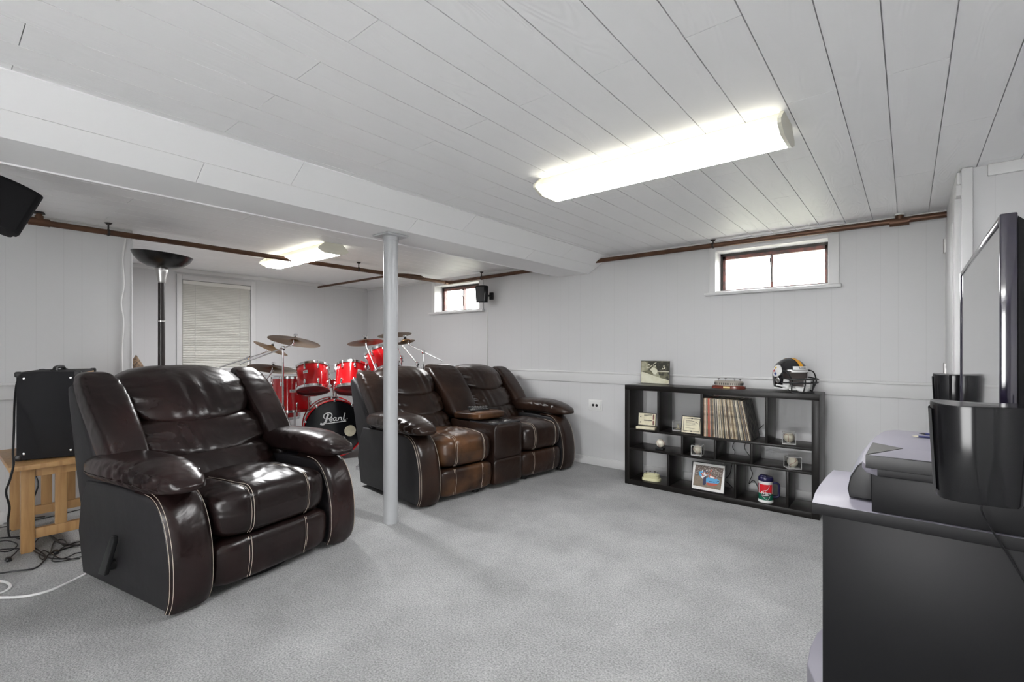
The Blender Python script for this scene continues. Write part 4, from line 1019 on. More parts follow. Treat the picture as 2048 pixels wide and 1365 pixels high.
for i in range(np_):
    for j in range(nt_):
        q = [i*nt_+j, i*nt_+(j+1) % nt_, (i+1)*nt_+(j+1) % nt_, (i+1)*nt_+j]
        if not opening(sum((vs[k] for k in q), Vector())/4): fs.append(q)
sh = MB().add(vs, fs).build('shell', M_gloss, t, 60)
MB().add([v*0.965 for v in vs], [f[::-1] for f in fs]).build('liner', mat('grey_padding', (0.30, 0.26, 0.25), 0.6), t, 60)
def patch(f2d, n, m, mi=0, s=1.006):
    b = MB(); vs = []; fs = []
    for i in range(n+1):
        for j in range(m+1): vs.append(hp(*f2d(i/n, j/m), s))
    for i in range(n):
        for j in range(m): fs.append([i*(m+1)+j, i*(m+1)+j+1, (i+1)*(m+1)+j+1, (i+1)*(m+1)+j])
    return vs, fs
# stripe: walk over the crown
b = MB(); vs = []; fs = []; n = 30
for i in range(n+1):
    a = 0.36+(PI-0.2-0.36)*i/n
    for s in (-1, 1):
        p = Vector((math.cos(a)*(0.142 if math.cos(a) < 0 else 0.128), 0, math.sin(a)*0.125)); y = s*0.016
        kk = math.sqrt(max(0, 1-(y/0.112)**2)); vs.append(Vector((p.x*kk*1.016, y*1.01, p.z*kk*1.016)))
for i in range(n): fs.append([2*i, 2*i+1, 2*i+3, 2*i+2])
b.add(vs, fs).build('centre_stripe', mat('gold_yellow', (0.80, 0.36, 0.01), 0.25), sh)
# round side emblem: white disc, grey ring, three four-pointed stars
TH0, PH0 = -1.72, 0.24
def dp_(r_, a, s): return hp(TH0-r_*math.cos(a)*9.2, PH0+r_*math.sin(a)*8.0, s)
def disc(r0, r1, s, n=32):
    vs = []; fs = []
    for i in range(n):
        a = 2*PI*i/n; vs += [dp_(r0, a, s), dp_((r0+r1)/2, a, s), dp_(r1, a, s)]
    for i in range(n):
        j = (i+1) % n
        for k in range(2): fs.append([i*3+k, j*3+k, j*3+k+1, i*3+k+1])
    return vs, fs
MB().add(*disc(0.0005, 0.046, 1.008)).build('emblem', M_white, sh); MB().add(*disc(0.046, 0.049, 1.008)).build('emblem', M_steel, sh)
def star(cx, cy, r_, m):
    vs = [dp_(math.hypot(cx, cy), math.atan2(cy, cx), 1.014)]; n = 32
    for i in range(n):
        a = 2*PI*i/n; q = r_*(abs(math.cos(a))**0.667+abs(math.sin(a))**0.667)**(-1.5)
        x, y = cx+q*math.cos(a), cy+q*math.sin(a); vs.append(dp_(math.hypot(x, y), math.atan2(y, x), 1.014))
    MB().add(vs, [[0, 1+i, 1+(i+1) % n] for i in range(n)]).build('emblem', m, sh)
star(0.012, 0.022, 0.017, mat('emblem_yellow', (0.75, 0.50, 0.05), 0.4)); star(0.020, -0.004, 0.017, mat('emblem_red', (0.45, 0.03, 0.03), 0.4)); star(0.002, -0.026, 0.017, mat('emblem_blue', (0.03, 0.06, 0.25), 0.4))
# front bumper with lettering
vs = []; fs = []; n = 14
for i in range(n+1):
    a = -0.62+1.24*i/n
    for (pp, s) in ((0.30, 0.99), (0.30, 1.035), (0.52, 1.035), (0.52, 0.99)): vs.append(hp(a, pp, s))
for i in range(n):
    for k in range(4): fs.append([i*4+k, i*4+(k+1) % 4, (i+1)*4+(k+1) % 4, (i+1)*4+k])
fs += [[0, 1, 2, 3], [n*4+3, n*4+2, n*4+1, n*4]]
bp_ = MB().add(vs, fs).build('nose_bumper', M_white, t)
tx = MB().text('Riddell', 0.026, Matrix.Identity(4), 0, 0, 0.0002)
tx.v = [hp(v.x/0.13, 0.41+v.y/0.125, 1.045) for v in tx.v]
tx.build('lettering', M_ink, bp_)
vs = []; fs = []
for i in range(n+1):
    a = -0.72+1.44*i/n
    for (pp, s) in ((0.16, 0.95), (0.16, 1.02), (0.27, 1.02), (0.27, 0.95)): vs.append(hp(a, pp, s))
for i in range(n):
    for k in range(4): fs.append([i*4+k, i*4+(k+1) % 4, (i+1)*4+(k+1) % 4, (i+1)*4+k])
MB().add(vs, fs).build('brow_pad', M_ivory if False else M_white, t)
# face mask
fm = MB(); rb = 0.0048
def arc(x, y, z, drop=0.0): return [Vector((0.045, -y, z+drop)), Vector((x*0.72, -y*1.02, z)), Vector((x*0.95, -y*0.6, z)), Vector((x, 0, z)), Vector((x*0.95, y*0.6, z)), Vector((x*0.72, y*1.02, z)), Vector((0.045, y, z+drop))]
fm.tube(arc(0.185, 0.116, -0.030, 0.01), rb, 8); fm.tube(arc(0.188, 0.114, -0.056, -0.004), rb, 8); fm.tube(arc(0.172, 0.085, -0.128, 0.035), rb, 8)
for y in (-0.034, 0.034): fm.tube([(0.184, y, -0.028), (0.187, y, -0.058), (0.178, y*1.05, -0.10), (0.168, y*1.1, -0.130)], rb, 8)
for y in (-0.098, 0.098): fm.tube([(0.052, y*1.08, 0.035), (0.10, y*1.14, 0.02), (0.135, y*1.04, -0.03), (0.135, y*1.02, -0.058), (0.115, y*0.9, -0.115)], rb, 8)
fm.build('face_mask', M_blk, t)
def cpad(u, v, w): return (0.118+0.02*(1-v*v)+u*0.018, v*0.058, -0.108+w*0.020+0.014*v*v)
cp_ = MB().puff(cpad, 3.0, 12).build('chin_cup', M_white, t)
st = MB()
for s in (-1, 1):
    st.tube([(0.118, s*0.05, -0.10), (0.06, s*0.102, -0.088), (-0.01, s*0.112, -0.080)], 0.007, 8); st.tube([(0.118, s*0.05, -0.108), (0.05, s*0.10, -0.108), (-0.04, s*0.105, -0.104)], 0.007, 8)
st.build('chin_strap', M_white, t)
for s in (-1, 1):
    def jp(u, v, w, s=s): return (0.062+u*0.030, s*(0.092+v*0.010), -0.070+w*0.042)
    MB().puff(jp, 3.5, 10).build('jaw_pad', M_white, t)
    MB().lathe([(0.020, 0), (0.022, 0.004), (0.014, 0.006), (0.012, 0.003)], 20, along((0.0, s*0.108, -0.045), (0.1, s, 0))).build('ear_hole', M_steel, t)

# ---- insulated mug
M_navy = mat('navy_plastic', (0.012, 0.010, 0.055), 0.3, spec=0.6); M_mred = mat('mug_red', (0.60, 0.012, 0.022), 0.35); M_mgreen = mat('mug_green', (0.008, 0.13, 0.075), 0.35)
mc = Vector((-0.855, 4.135, SB)); t = thing('travel_mug', 'white, red and green lidded mug with navy handle in the bottom row', 'mug', mc, 0)
MB().lathe([(0.050, 0), (0.054, 0.004), (0.054, 0.014), (0.050, 0.020), (0.0495, 0.150), (0.052, 0.156), (0.050, 0.168)], 40).build('body', M_white, t)
def band(z0, z1, a0, a1, r_, m, par, wav=0):
    vs = []; fs = []; n = 30
    for i in range(n+1):
        a = a0+(a1-a0)*i/n
        vs += [(r_*math.cos(a), r_*math.sin(a), z0+wav*math.sin((a-a0)*3.0)), (r_*math.cos(a), r_*math.sin(a), z1)]
    for i in range(n): fs.append([2*i, 2*i+2, 2*i+3, 2*i+1])
    return MB().add(vs, fs).build('printing', m, par)
bd = t.children[0]; fa_ = math.atan2(-0.98, 0.2)
band(0.072, 0.142, fa_-1.0, fa_+1.0, 0.0500, M_mred, bd, 0.004); band(0.022, 0.070, 0, 2*PI, 0.0503, M_mgreen, bd, 0)
band(0.072, 0.142, fa_+1.15, fa_+2.3, 0.0500, M_mred, bd); band(0.072, 0.142, fa_-2.3, fa_-1.15, 0.0500, M_mred, bd)
def wrap(mb, m, r_):
    mb.v = [Vector(((r_+v.z)*math.cos(fa_+v.x/r_), (r_+v.z)*math.sin(fa_+v.x/r_), v.y)) for v in mb.v]; return mb.build('printing', m, bd)
I4 = Matrix.Identity(4)
wrap(MB().stroke([(-0.030, 0.062), (-0.01, 0.060), (0.02, 0.066), (0.030, 0.078)], 0.026, I4).flat([(-0.012, 0.052), (0.026, 0.060), (0.014, 0.028)], I4, 0.0006), M_ink, 0.0506)
wrap(MB().text('Wings', 0.030, Matrix.Translation((0.0, 0.076, 0.0012)), 0, 0.35, 0.0004, 0.0006).stroke([(-0.032, 0.058), (-0.005, 0.060), (0.018, 0.063)], 0.005, Matrix.Translation((0, 0, 0.0012))).stroke([(-0.03, 0.068), (-0.022, 0.090), (0.012, 0.104), (0.026, 0.136)], 0.0022, Matrix.Translation((0, 0, 0.001))).stroke([(-0.022, 0.052), (0.012, 0.026), (0.030, 0.055)], 0.002, Matrix.Translation((0, 0, 0.001))), M_white, 0.0506)
MB().lathe([(0.0515, 0.164), (0.053, 0.170), (0.0525, 0.186), (0.047, 0.196), (0.020, 0.199), (0.0, 0.199)], 40).box((-0.012, -0.01, 0.202), (0.05, 0.05, 0.012), 0.005).build('lid', M_navy, t)
hd_ = Vector((0.90, 0.30, 0)).normalized()
MB().tube([hd_*0.048+Vector((0, 0, 0.150)), hd_*0.075+Vector((0, 0, 0.150)), hd_*0.090+Vector((0, 0, 0.135)), hd_*0.090+Vector((0, 0, 0.075)), hd_*0.088+Vector((0, 0, 0.052)), hd_*0.072+Vector((0, 0, 0.042)), hd_*0.049+Vector((0, 0, 0.042))], 0.0085, 12).build('handle', M_navy, t)

# ---- cables hanging behind the bookcase
def cable(name, label, pts, r_, m, cat='cable', group=None):
    return tag(MB().tube(pts, r_, 8).build(name, m), label, cat, group)
def wyp(u, v, Y):
    p = A(u, v, 1.0)-Vector((0, 0, CAMH)); k = Y/p.y; return Vector((p.x*k, p.y*k, CAMH+p.z*k))
cable('power_cord', 'thin black cord hanging behind the framed race-car photo', [(-1.06, 4.42, 0.60), wyp(1466, 890, 4.42), wyp(1470, 905, 4.42), wyp(1464, 930, 4.42), wyp(1459, 950, 4.42), wyp(1449, 960, 4.42), wyp(1457, 968, 4.42), wyp(1466, 978, 4.42), (-1.20, 4.42, 0.006), (-1.0, 4.43, 0.006)], 0.0028, M_blk, 'cable', 'cords behind the bookcase')
cable('power_cord', 'thin black cord hanging behind the mug compartment', [(-0.93, 4.42, 0.60), wyp(1490, 890, 4.42), wyp(1500, 915, 4.42), wyp(1502, 940, 4.42), wyp(1505, 948, 4.42), wyp(1498, 968, 4.42), (-1.0, 4.42, 0.12), (-0.93, 4.42, 0.006), (-0.8, 4.42, 0.006)], 0.0028, M_blk, 'cable', 'cords behind the bookcase')

# ------------------------------------------------------------------ television, its stand and speakers (right)
t = thing('tv_stand', 'charcoal television stand with silver-grey bowed tops at the right edge', 'tv stand', (0.1, 2.3, 0))
O = Vector((0.1, 2.3, 0)); MT = Matrix.Translation(-O)
def tp(name, mb, m): mb.v = [MT @ p for p in mb.v]; return mb.build(name, m, t)
lo_ = [(-0.251, 1.892), (-0.259, 2.02), (-0.2605, 2.15), (-0.257, 2.30), (-0.2475, 2.457), (-0.13, 2.465), (-0.10, 2.80), (0.52, 2.80), (0.52, 1.892)]
tp('lower_top', MB().prism(lo_, 0.676, 0.7135, 'z', 0.002), [M_tvt])
for p in [o for o in t.children if o.name.startswith('lower_top')]:
    p.data.materials.append(M_tvs)
    for f in p.data.polygons: f.material_index = 0 if f.normal.z > 0.5 else 1
tp('side_panel', MB().bb((-0.222, 1.904, 0.0), (0.50, 1.926, 0.676), 0.002), M_tvs)
tp('side_panel', MB().bb((-0.222, 2.432, 0.0), (0.50, 2.454, 0.676), 0.002), M_tvs)
tp('back_panel', MB().bb((0.48, 1.926, 0.0), (0.50, 2.79, 0.676)), M_tvs)
tp('shelf', MB().bb((-0.20, 1.926, 0.36), (0.48, 2.432, 0.38)), M_tvs)
pl_ = [(-0.245, 1.930), (-0.284, 2.03), (-0.292, 2.15), (-0.285, 2.28), (-0.255, 2.40), (0.46, 2.42), (0.46, 1.930)]
tp('plinth', MB().prism(pl_, 0.0, 0.085, 'z', 0.004), M_tvt)
tp('riser', MB().bb((-0.090, 1.905, 0.7135), (0.46, 2.76, 0.832), 0.001), M_tvs)
up_ = [(-0.075, 1.882), (-0.105, 1.915), (-0.120, 1.98), (-0.126, 2.12), (-0.122, 2.35), (-0.108, 2.58), (-0.085, 2.76), (-0.05, 2.83), (0.48, 2.83), (0.48, 1.882)]
o = tp('upper_top', MB().prism(up_, 0.832, 0.857, 'z', 0.003), M_tvt); o.data.materials.append(M_tvs)
for f in o.data.polygons: f.material_index = 0 if f.normal.z > 0.4 or f.normal.x < -0.5 else 1
# flat black box with an angled end on the upper top
t = thing('flat_black_box', 'flat black box with an angled left end lying on the television stand', 'box', (0, 1.9, 0.857)); MT = Matrix.Translation((0, -1.9, -0.857))
pb = [(-0.104, 1.862), (-0.099, 2.126), (-0.009, 2.056), (0.14, 2.05), (0.14, 1.862)]
tp('case', MB().prism(pb, 0.8575, 0.8985, 'z', 0.002), M_blk); tp('top_plate', MB().prism([(0.138, 1.866), (-0.094, 1.866), (-0.012, 2.050), (0.138, 2.046)], 0.898, 0.8997, 'z'), M_tvt)
tp('corner_plate', MB().prism([(-0.100, 1.872), (-0.096, 2.116), (-0.014, 2.054)], 0.898, 0.8999, 'z'), mat('matte_grey_plate', (0.085, 0.083, 0.08), 0.5))
# pens at the back
p0, p1_ = A(1826, 873, 2.06), A(1905, 881, 2.03)
def pen(label, x, y, L, m, tipm):
    t = thing('pen', label, 'pen', (x, y, 0.8615), 0, 'pens on the television stand')
    MB().cyl((0.02, 0, 0), (L, 0, 0), 0.0042, seg=12).build('barrel', m, t); MB().cyl((0, 0, 0), (0.02, 0, 0), 0.0008, 0.0038, seg=12).build('tip', tipm, t)
M_pennavy = mat('pen_navy', (0.02, 0.025, 0.11), 0.3)
pen('navy pen with a pale pointed tip on the television stand', 0.012, 2.645, 0.145, M_pennavy, M_cream); pen('dark navy pen behind the pale-tipped one on the television stand', 0.035, 2.745, 0.13, M_pennavy, M_blk)
# centre speaker on the lower top
t = thing('centre_speaker', 'black centre speaker with curved silver front on the lower stand top', 'speaker', (-0.12, 2.25, 0.7135)); MT = Matrix.Translation((0.12, -2.25, -0.7135))
cpz = [(-0.158, 0.004), (-0.163, 0.03), (-0.155, 0.075), (-0.135, 0.115), (-0.112, 0.139), (-0.094, 0.142), (-0.094, 0.004)]
tp('end_cap', MB().prism([(a, 0.7135+b) for a, b in cpz], 2.025, 2.045, 'y', 0.004), M_blk); tp('end_cap', MB().prism([(a, 0.7135+b) for a, b in cpz], 2.405, 2.425, 'y', 0.004), M_blk)
tp('body', MB().prism([(a*1.012 if a < -0.1 else a, 0.7135+b*1.01) for a, b in cpz], 2.045, 2.405, 'y', 0.003), mat('silver_grille', (0.30, 0.30, 0.34), 0.4, metal=0.3)); tp('foot_pad', MB().bb((-0.15, 2.05, 0.7135), (-0.10, 2.40, 0.719)), M_blkm)
# television
XT, Y0, Y1, Z0, Z1 = 0.166, 1.607, 2.753, 0.905, 1.548
t = thing('television', 'large black flat television seen edge-on at the right edge', 'television', (XT+0.1, 2.18, 0.857)); MT = Matrix.Translation((-XT-0.1, -2.18, -0.857))
b = MB(); 
for lo, hi in (((Y0, Z0), (Y0+0.018, Z1)), ((Y1-0.018, Z0), (Y1, Z1)), ((Y0+0.018, Z0), (Y1-0.018, Z0+0.03)), ((Y0+0.018, Z1-0.018), (Y1-0.018, Z1))): b.bb((XT, lo[0], lo[1]), (XT+0.03, hi[0], hi[1]), 0.0035)
tp('bezel', b, mat('gloss_bezel', (0.014, 0.011, 0.026), 0.12, spec=0.7, coat=0.6))
tp('screen', MB().bb((XT+0.004, Y0+0.016, Z0+0.028), (XT+0.02, Y1-0.016, Z1-0.016)), M_screen)
tp('back_cover', MB().prism([(XT+0.03, Z0+0.004), (XT+0.03, Z1-0.004), (XT+0.046, Z1-0.02), (XT+0.082, Z1-0.14), (XT+0.085, Z0+0.10), (XT+0.05, Z0+0.01)], Y0+0.012, Y1-0.012, 'y', 0.006), M_blkm)
tp('foot', MB().bb((XT-0.05, 2.05, 0.857), (XT+0.18, 2.32, 0.870), 0.004).bb((XT+0.035, 2.13, 0.866), (XT+0.065, 2.24, 0.96), 0.004), M_gloss)
# satellite speakers
def satellite(name, label, c, yaw, h_=0.196, a=0.076, b_=0.062, taper=0.88, k_=3.2, group='small curved satellite speakers', pole=None):
    """c = centre of the base of the cabinet; local +x is the front"""
    t = thing(name, label, 'speaker', c, yaw, group)
    n = 40; lv = [(0.0, taper*0.97), (0.006, taper), (h_-0.006, 1.0), (h_, 0.985)]; vs = []; fs = []
    for z, s in lv:
        for i in range(n):
            q = 2*PI*i/n; cx, sy = math.cos(q), math.sin(q); k = k_; r_ = (abs(cx)**k+abs(sy)**k)**(-1/k)
            vs.append((cx*r_*b_*s, sy*r_*a*s*(1.0 if cx > 0 else 0.9), z+(0.006*(1-(sy*r_)**2) if z > h_/2 else 0)))
    for k in range(3):
        for i in range(n): fs.append([k*n+i, k*n+(i+1) % n, (k+1)*n+(i+1) % n, (k+1)*n+i])
    fs += [list(range(n))[::-1], [3*n+i for i in range(n)]]
    MB().add(vs, fs).build('cabinet', M_sat, t, 30)
    g = MB(); vs = []; fs = []; m_ = 10
    for k, (z, s) in enumerate(((0.012, taper+0.01), (h_-0.010, 1.0))):
        for i in range(m_+1):
            q = -0.62+1.24*i/m_; cx, sy = math.cos(q), math.sin(q); r_ = (abs(cx)**k_+abs(sy)**k_)**(-1/k_); vs.append(((cx*r_*b_+0.003)*s, sy*r_*a*s, z))
    for i in range(m_): fs.append([i, i+1, m_+2+i, m_+1+i])
    g.add(vs, fs).build('grille', mat('grille_grey', (0.035, 0.035, 0.037), 0.6), t) if 'grille_grey' not in bpy.data.materials else g.add(vs, fs).build('grille', bpy.data.materials['grille_grey'], t)
    return t
def on_pole(t, dx, floor):
    MB().cyl((-0.05, 0, 0.12), (-dx+0.02, 0, 0.12), 0.006, seg=10).cyl((-0.075, -0.004, 0.135), (-0.088, -0.004, 0.135), 0.014, seg=18).cyl((-0.06, -0.004, 0.135), (-0.08, -0.004, 0.135), 0.006, seg=10).bb((-0.066, -0.022, 0.075), (-0.056, 0.022, 0.165), 0.003).build('bracket', M_blk, t)
    MB().cyl((-dx, 0, -floor+0.01), (-dx, 0, 0.16), 0.012, seg=16).build('pole', M_blk, t)
    MB().lathe([(0.11, 0), (0.11, 0.01), (0.02, 0.022)], 32, Matrix.Translation((-dx, 0, -floor))).build('stand_base', M_blk, t)
sp = satellite('satellite_speaker', 'glossy black satellite speaker nearest the camera, in front of the television edge', (0.112, 1.392, 0.917), PI-0.06, a=0.068, b_=0.076)
on_pole(sp, 0.16, 0.917)
sp = satellite('satellite_speaker', 'glossy black satellite speaker beyond the far end of the television', (0.150, 2.96, 0.917), PI-0.15)
on_pole(sp, 0.16, 0.917)
sp = satellite('satellite_speaker', 'grey satellite speaker on a wall bracket beside the left basement window', (-4.045, 4.335, 1.80), -PI/2+0.25, 0.20, 0.086, 0.055)
MB().cyl((-0.03, 0.03, 0.09), (-0.125, 0.06, 0.09), 0.012, seg=12).box((-0.132, 0.06, 0.09), (0.03, 0.05, 0.09), 0.006).build('bracket', M_blk, sp)
sp = satellite('ceiling_speaker', 'matte black speaker hung from the ceiling at the left edge', (-3.43, 0.245, 1.80), 0.25, 0.23, 0.10, 0.09, 0.92, 6.0, None)
sp.rotation_euler = (-0.36, 0.0, 0.1); sp.location = A(8, 415, 2.4)-Vector((0, 0.0405, 0.1076))
for o in sp.children: o.data.materials[0] = M_blkm
MB().tube([(-0.02, -0.06, 0.20), (-0.06, -0.14, 0.25), (-0.06, -0.28, 0.30)], 0.012, 10).build('hanger', M_blk, sp)
MB().box((0.088, -0.02, 0.022), (0.003, 0.022, 0.009), 0.001).build('badge', M_steel, sp)

# ------------------------------------------------------------------ amplifier on a pine table, floor lamp (left)
t = thing('side_table', 'pine side table with slatted end under the black amplifier', 'table', (-4.36, 0.65, 0))
def bx_(name, lo, hi, bev=0.003, m=M_pine): return MB().bb([a-b for a, b in zip(lo, (-4.36, 0.65, 0))], [a-b for a, b in zip(hi, (-4.36, 0.65, 0))], bev).build(name, m, t)
bx_('tabletop', (-4.78, 0.30, 0.512), (-4.02, 1.02, 0.540))
for x in (-4.12, -4.70):
    for y in (0.385, 0.94): bx_('leg', (x-0.030, y-0.030, 0.0), (x+0.030, y+0.030, 0.512))
for x in (-4.12, -4.70): bx_('apron', (x-0.016, 0.41, 0.452), (x+0.016, 0.915, 0.512)); bx_('stretcher', (x-0.018, 0.40, 0.075), (x+0.018, 0.925, 0.135))
bx_('apron', (-4.68, 0.375, 0.452), (-4.14, 0.407, 0.512))
for y in (0.535, 0.66, 0.79): bx_('slat', (-4.13, y-0.028, 0.135), (-4.105, y+0.028, 0.455)); bx_('slat', (-4.71, y-0.028, 0.135), (-4.69, y+0.028, 0.455))
aw = math.atan2(0.954, 0.299)          # direction of the visible black end
t = thing('guitar_amplifier', 'black guitar amplifier cabinet on the pine table behind the recliner', 'amplifier', (-4.105, 0.615, 0.541), aw)
# local: +x runs away along the visible black end's length from the near corner backwards, y to the left of it
La, Wa, Ha = 0.285, 0.56, 0.545
MB().bb((-La, 0, 0.006), (0, Wa, Ha), 0.006).build('cabinet', mat('black_tolex', (0.014, 0.014, 0.016), 0.75, spec=0.3, bump=(220, 0.3, 0.001)), t)
MB().bb((0.0, 0.03, Ha-0.045), (0.003, Wa-0.03, Ha-0.014)).build('wood_trim', M_pine, t)
MB().bb((0.0, 0.03, 0.05), (0.002, Wa-0.03, Ha-0.06)).build('grille', M_blkm, t)
for x in (-La, 0):
    for y in (0, Wa):
        for z in (0.006, Ha):
            MB().box((x*0.97-0.004*(x == 0), min(max(y, 0.014), Wa-0.014), min(max(z, 0.02), Ha-0.014)), (0.036, 0.036, 0.036), 0.010).build('corner_cap', M_blk, t)
for x in (-La+0.035, -0.035):
    for z in (0.045, Ha-0.04): MB().lathe([(0.0, 0.003), (0.006, 0.002), (0.007, 0.0)], 14, along((x, -0.0005, z), (0, -1, 0))).build('screw', M_chrome, t)
MB().tube([(-0.14, 0.14, Ha+0.002), (-0.14, 0.18, Ha+0.02), (-0.14, 0.28, Ha+0.024), (-0.14, 0.38, Ha+0.02), (-0.14, 0.42, Ha+0.002)], 0.012, 8).box((-0.14, 0.14, Ha+0.004), (0.03, 0.05, 0.01), 0.003).box((-0.14, 0.42, Ha+0.004), (0.03, 0.05, 0.01), 0.003).build('handle', M_blk, t)
for x in (-La+0.04, -0.04):
    for y in (0.05, Wa-0.05): MB().lathe([(0.014, -0.001), (0.016, 0.007)], 14, Matrix.Translation((x, y, 0))).build('foot', M_blk, t)
# torchiere
t = thing('floor_lamp', 'tall black torchiere floor lamp with silver neck behind the recliner', 'lamp', (-4.435, 1.145, 0))
MB().lathe([(0.145, 0), (0.145, 0.014), (0.12, 0.022), (0.03, 0.032)], 40).build('base', M_blk, t)
MB().lathe([(0.023, 0.03), (0.023, 1.44)], 24).lathe([(0.0225, 1.445), (0.0225, 1.742)], 24).build('pole', mat('dark_bronze', (0.018, 0.013, 0.012), 0.35), t)
MB().lathe([(0.025, 1.436), (0.025, 1.447)], 24).build('pole_ring', M_steel, t)
MB().lathe([(0.024, 1.738), (0.028, 1.748), (0.030, 1.775), (0.040, 1.810), (0.044, 1.838), (0.042, 1.852)], 28).build('neck', M_steel, t)
bt = Matrix.Translation((0, 0, 1.846)) @ Matrix.Rotation(0.07, 4, (math.sin(YAW), -math.cos(YAW), 0)) 
bt = Matrix.Translation((0, 0, 1.846)) @ Matrix.Rotation(0.09, 4, Vector((-math.sin(YAW), math.cos(YAW), 0)))
pr = [(0.03, 0.0), (0.09, 0.010), (0.14, 0.034), (0.178, 0.072), (0.197, 0.108), (0.194, 0.112), (0.174, 0.076), (0.137, 0.040), (0.088, 0.016), (0.03, 0.006)]
MB().lathe(pr, 48, bt, cap=False).lathe([(0.0, 0.006), (0.04, 0.006)], 24, bt, cap=False).build('lamp_shade', M_gloss if False else mat('dark_glass_shade', (0.012, 0.011, 0.011), 0.25, spec=0.5), t)
MB().lathe([(0.02, 0.006), (0.022, 0.05), (0.0, 0.062)], 16, bt).build('bulb', M_white, t)
# woven stand just round the end of the left wall
t = thing('wicker_cone', 'brown woven pointed ornament peeking out at the end of the left wall', 'ornament', (-5.235, 1.165, 0))
MB().lathe([(0.088, 0), (0.088, 0.5), (0.075, 1.0), (0.050, 1.085), (0.022, 1.14), (0.004, 1.175)], 20, Matrix.Translation((0, 0, 0))).build('body', mat('wicker', (0.22, 0.14, 0.075), 0.7, bump=(90, 1.0, 0.01), mottle=(60, (0.07, 0.045, 0.03), 0.4, 0.6)), t)

# ------------------------------------------------------------------ wall fittings and cables
t = thing('wall_outlet', 'white wall outlet with two black sockets between loveseat and bookcase', 'outlet', (-2.558, YW, 0.634))
MB().bb((-0.082, -0.006, -0.058), (0.082, 0, 0.058), 0.002).bb((-0.066, -0.012, -0.042), (0.066, -0.004, 0.046), 0.003).build('plate', M_white, t)
for x in (-0.024, 0.018): MB().lathe([(0.0145, 0.0), (0.0145, 0.003)], 20, along((x, -0.011, 0.0), (0, -1, 0))).build('socket', M_blk, t)
tag(MB().bb((-0.008, -0.012, 0), (0.008, 0, 0.74), 0.002).build('cord_cover', M_white), 'thin white cord cover running down the wall below the wall speaker', 'cord cover').location = (-4.105, YW, 0.988)
cable('wall_cable', 'white cable running down the end of the left wall', [(XL+0.012, 1.02, 2.12), (XL+0.010, 1.00, 1.95), (XL+0.010, 1.008, 1.75), (XL+0.010, 0.99, 1.6), (XL+0.010, 1.006, 1.45), (XL+0.010, 0.996, 1.2), (XL+0.010, 1.00, 0.9), (XL+0.02, 1.00, 0.3), (XL+0.03, 0.99, 0.012)], 0.006, M_white)
def fp(u, v, z=0.006):
    p = A(u, v, 1.0)-Vector((0, 0, CAMH)); k = (z-CAMH)/p.z; return Vector((p.x*k, p.y*k, z))
cable('extension_cord', 'white extension cord curving over the carpet beside the recliner', [fp(-120, 1185), fp(-40, 1196), fp(0, 1196), fp(35, 1195), fp(70, 1190), fp(110, 1178), fp(165, 1152), fp(200, 1130)], 0.0065, M_white, 'cord', 'white cords on the carpet')
cable('extension_cord', 'white cord loop on the carpet at the left edge', [fp(-90, 1150), fp(-30, 1160), fp(5, 1164), fp(19, 1170), fp(18, 1178), fp(0, 1188), fp(-30, 1196, 0.018), fp(-80, 1206)], 0.0065, M_white, 'cord', 'white cords on the carpet')
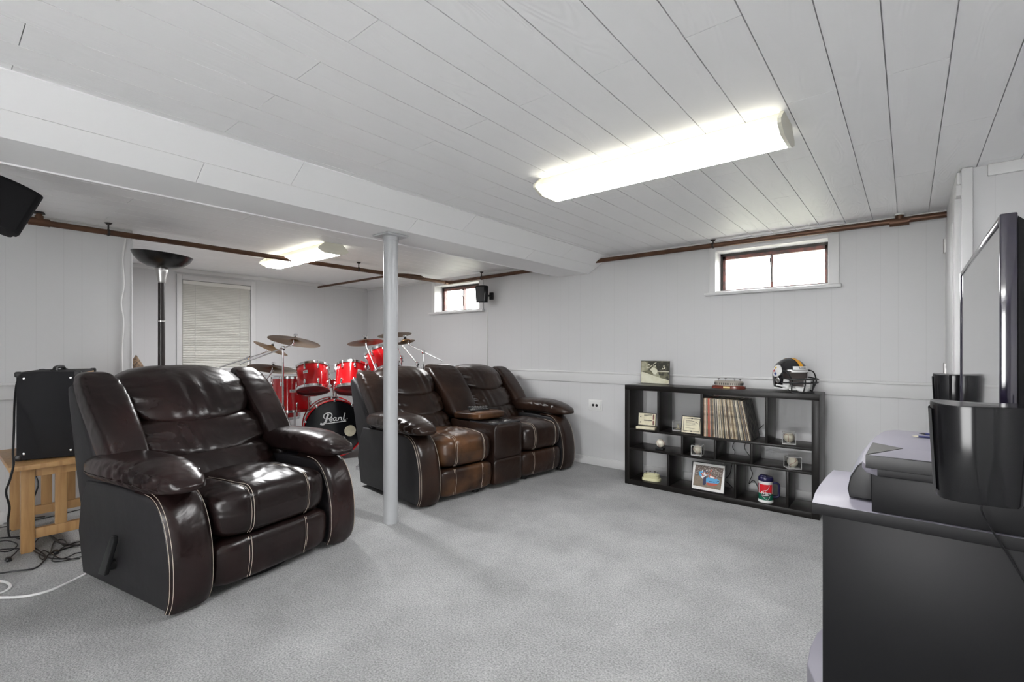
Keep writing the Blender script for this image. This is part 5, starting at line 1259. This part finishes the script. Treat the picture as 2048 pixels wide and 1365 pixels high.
lines = [[(-60, 1050), (10, 1047), (60, 1043), (110, 1032), (160, 1020)], [(-40, 1062), (20, 1052), (40, 1040), (90, 1034)], [(-50, 1085), (0, 1077), (40, 1074), (65, 1069), (95, 1068), (115, 1085), (140, 1090), (170, 1092)],
         [(-60, 1110), (0, 1100), (40, 1098), (60, 1099), (85, 1112), (110, 1118), (160, 1118)], [(-20, 1150), (30, 1143), (70, 1137), (90, 1120), (100, 1108), (130, 1098), (165, 1088)],
         [(60, 1090), (75, 1100), (90, 1112), (85, 1120), (78, 1112), (88, 1102), (105, 1110), (125, 1118), (150, 1108), (165, 1105)], [(10, 1122), (25, 1112), (50, 1086), (56, 1075)],
         [(70, 1085), (85, 1072), (105, 1074), (120, 1086), (130, 1092), (150, 1086), (168, 1082)], [(100, 1110), (108, 1085), (125, 1080), (133, 1090), (120, 1100), (104, 1122), (130, 1122), (168, 1112)], [(-30, 1092), (10, 1082), (35, 1090), (15, 1104), (-20, 1100)]]
lbl = ['black cable along the baseboard behind the table', 'black cable crossing in front of the table leg low down', 'black cable bending around the right of the table leg', 'black cable running straight across the carpet below the table', 'black cable nearest the camera below the table', 'black cable coiled in the middle of the tangle', 'short black cable climbing to the front table leg', 'black cable arching over the tangle beside the recliner', 'black cable loop at the right of the tangle', 'black cable loop left of the front table leg']
for k, (ln, lb) in enumerate(zip(lines, lbl)):
    cable('floor_cable', lb, [fp(u, v, 0.005+0.004*((k+i) % 3)) for i, (u, v) in enumerate(ln)], 0.0045 if k in (2, 4) else 0.0034, M_blk, 'cable', 'tangled black cables on the carpet')
cable('amplifier_cable', 'black cable hanging from the amplifier side down to the carpet', [A(46, 752, 3.10), A(34, 765, 3.02), A(29, 810, 2.90), A(28, 855, 2.84), A(26, 905, 2.80), A(27, 930, 2.76), A(20, 960, 2.76), A(12, 985, 2.78), A(19, 1015, 2.80), A(16, 1045, 2.83), fp(20, 1075), fp(40, 1078)], 0.0055, M_blk)
cable('amplifier_cable', 'black cable drooping under the pine tabletop', [A(64, 925, 3.15), A(68, 945, 3.15), A(76, 968, 3.15), A(70, 990, 3.15), A(58, 1012, 3.16), fp(40, 1052), fp(20, 1062)], 0.005, M_blk)
for (u, v, lb) in ((17, 1123, 'small black cable plug on the carpet at the left edge'), (112, 1108, 'small black plug lying in the cable tangle')):
    tag(MB().box((0, 0, 0.011), (0.05, 0.026, 0.02), 0.007).build('cable_plug', M_blk), lb, 'plug').location = fp(u, v, 0.0)
cable('speaker_wire', 'thin black wire hanging down the side of the television stand', [(0.15, 1.43, 0.925), A(1962, 1015, 1.28), A(1985, 1062, 1.31), A(2012, 1104, 1.315), A(2050, 1165, 1.31), A(2110, 1260, 1.31), A(2160, 1420, 1.30), (0.36, 1.80, 0.005)], 0.0025, M_blk)
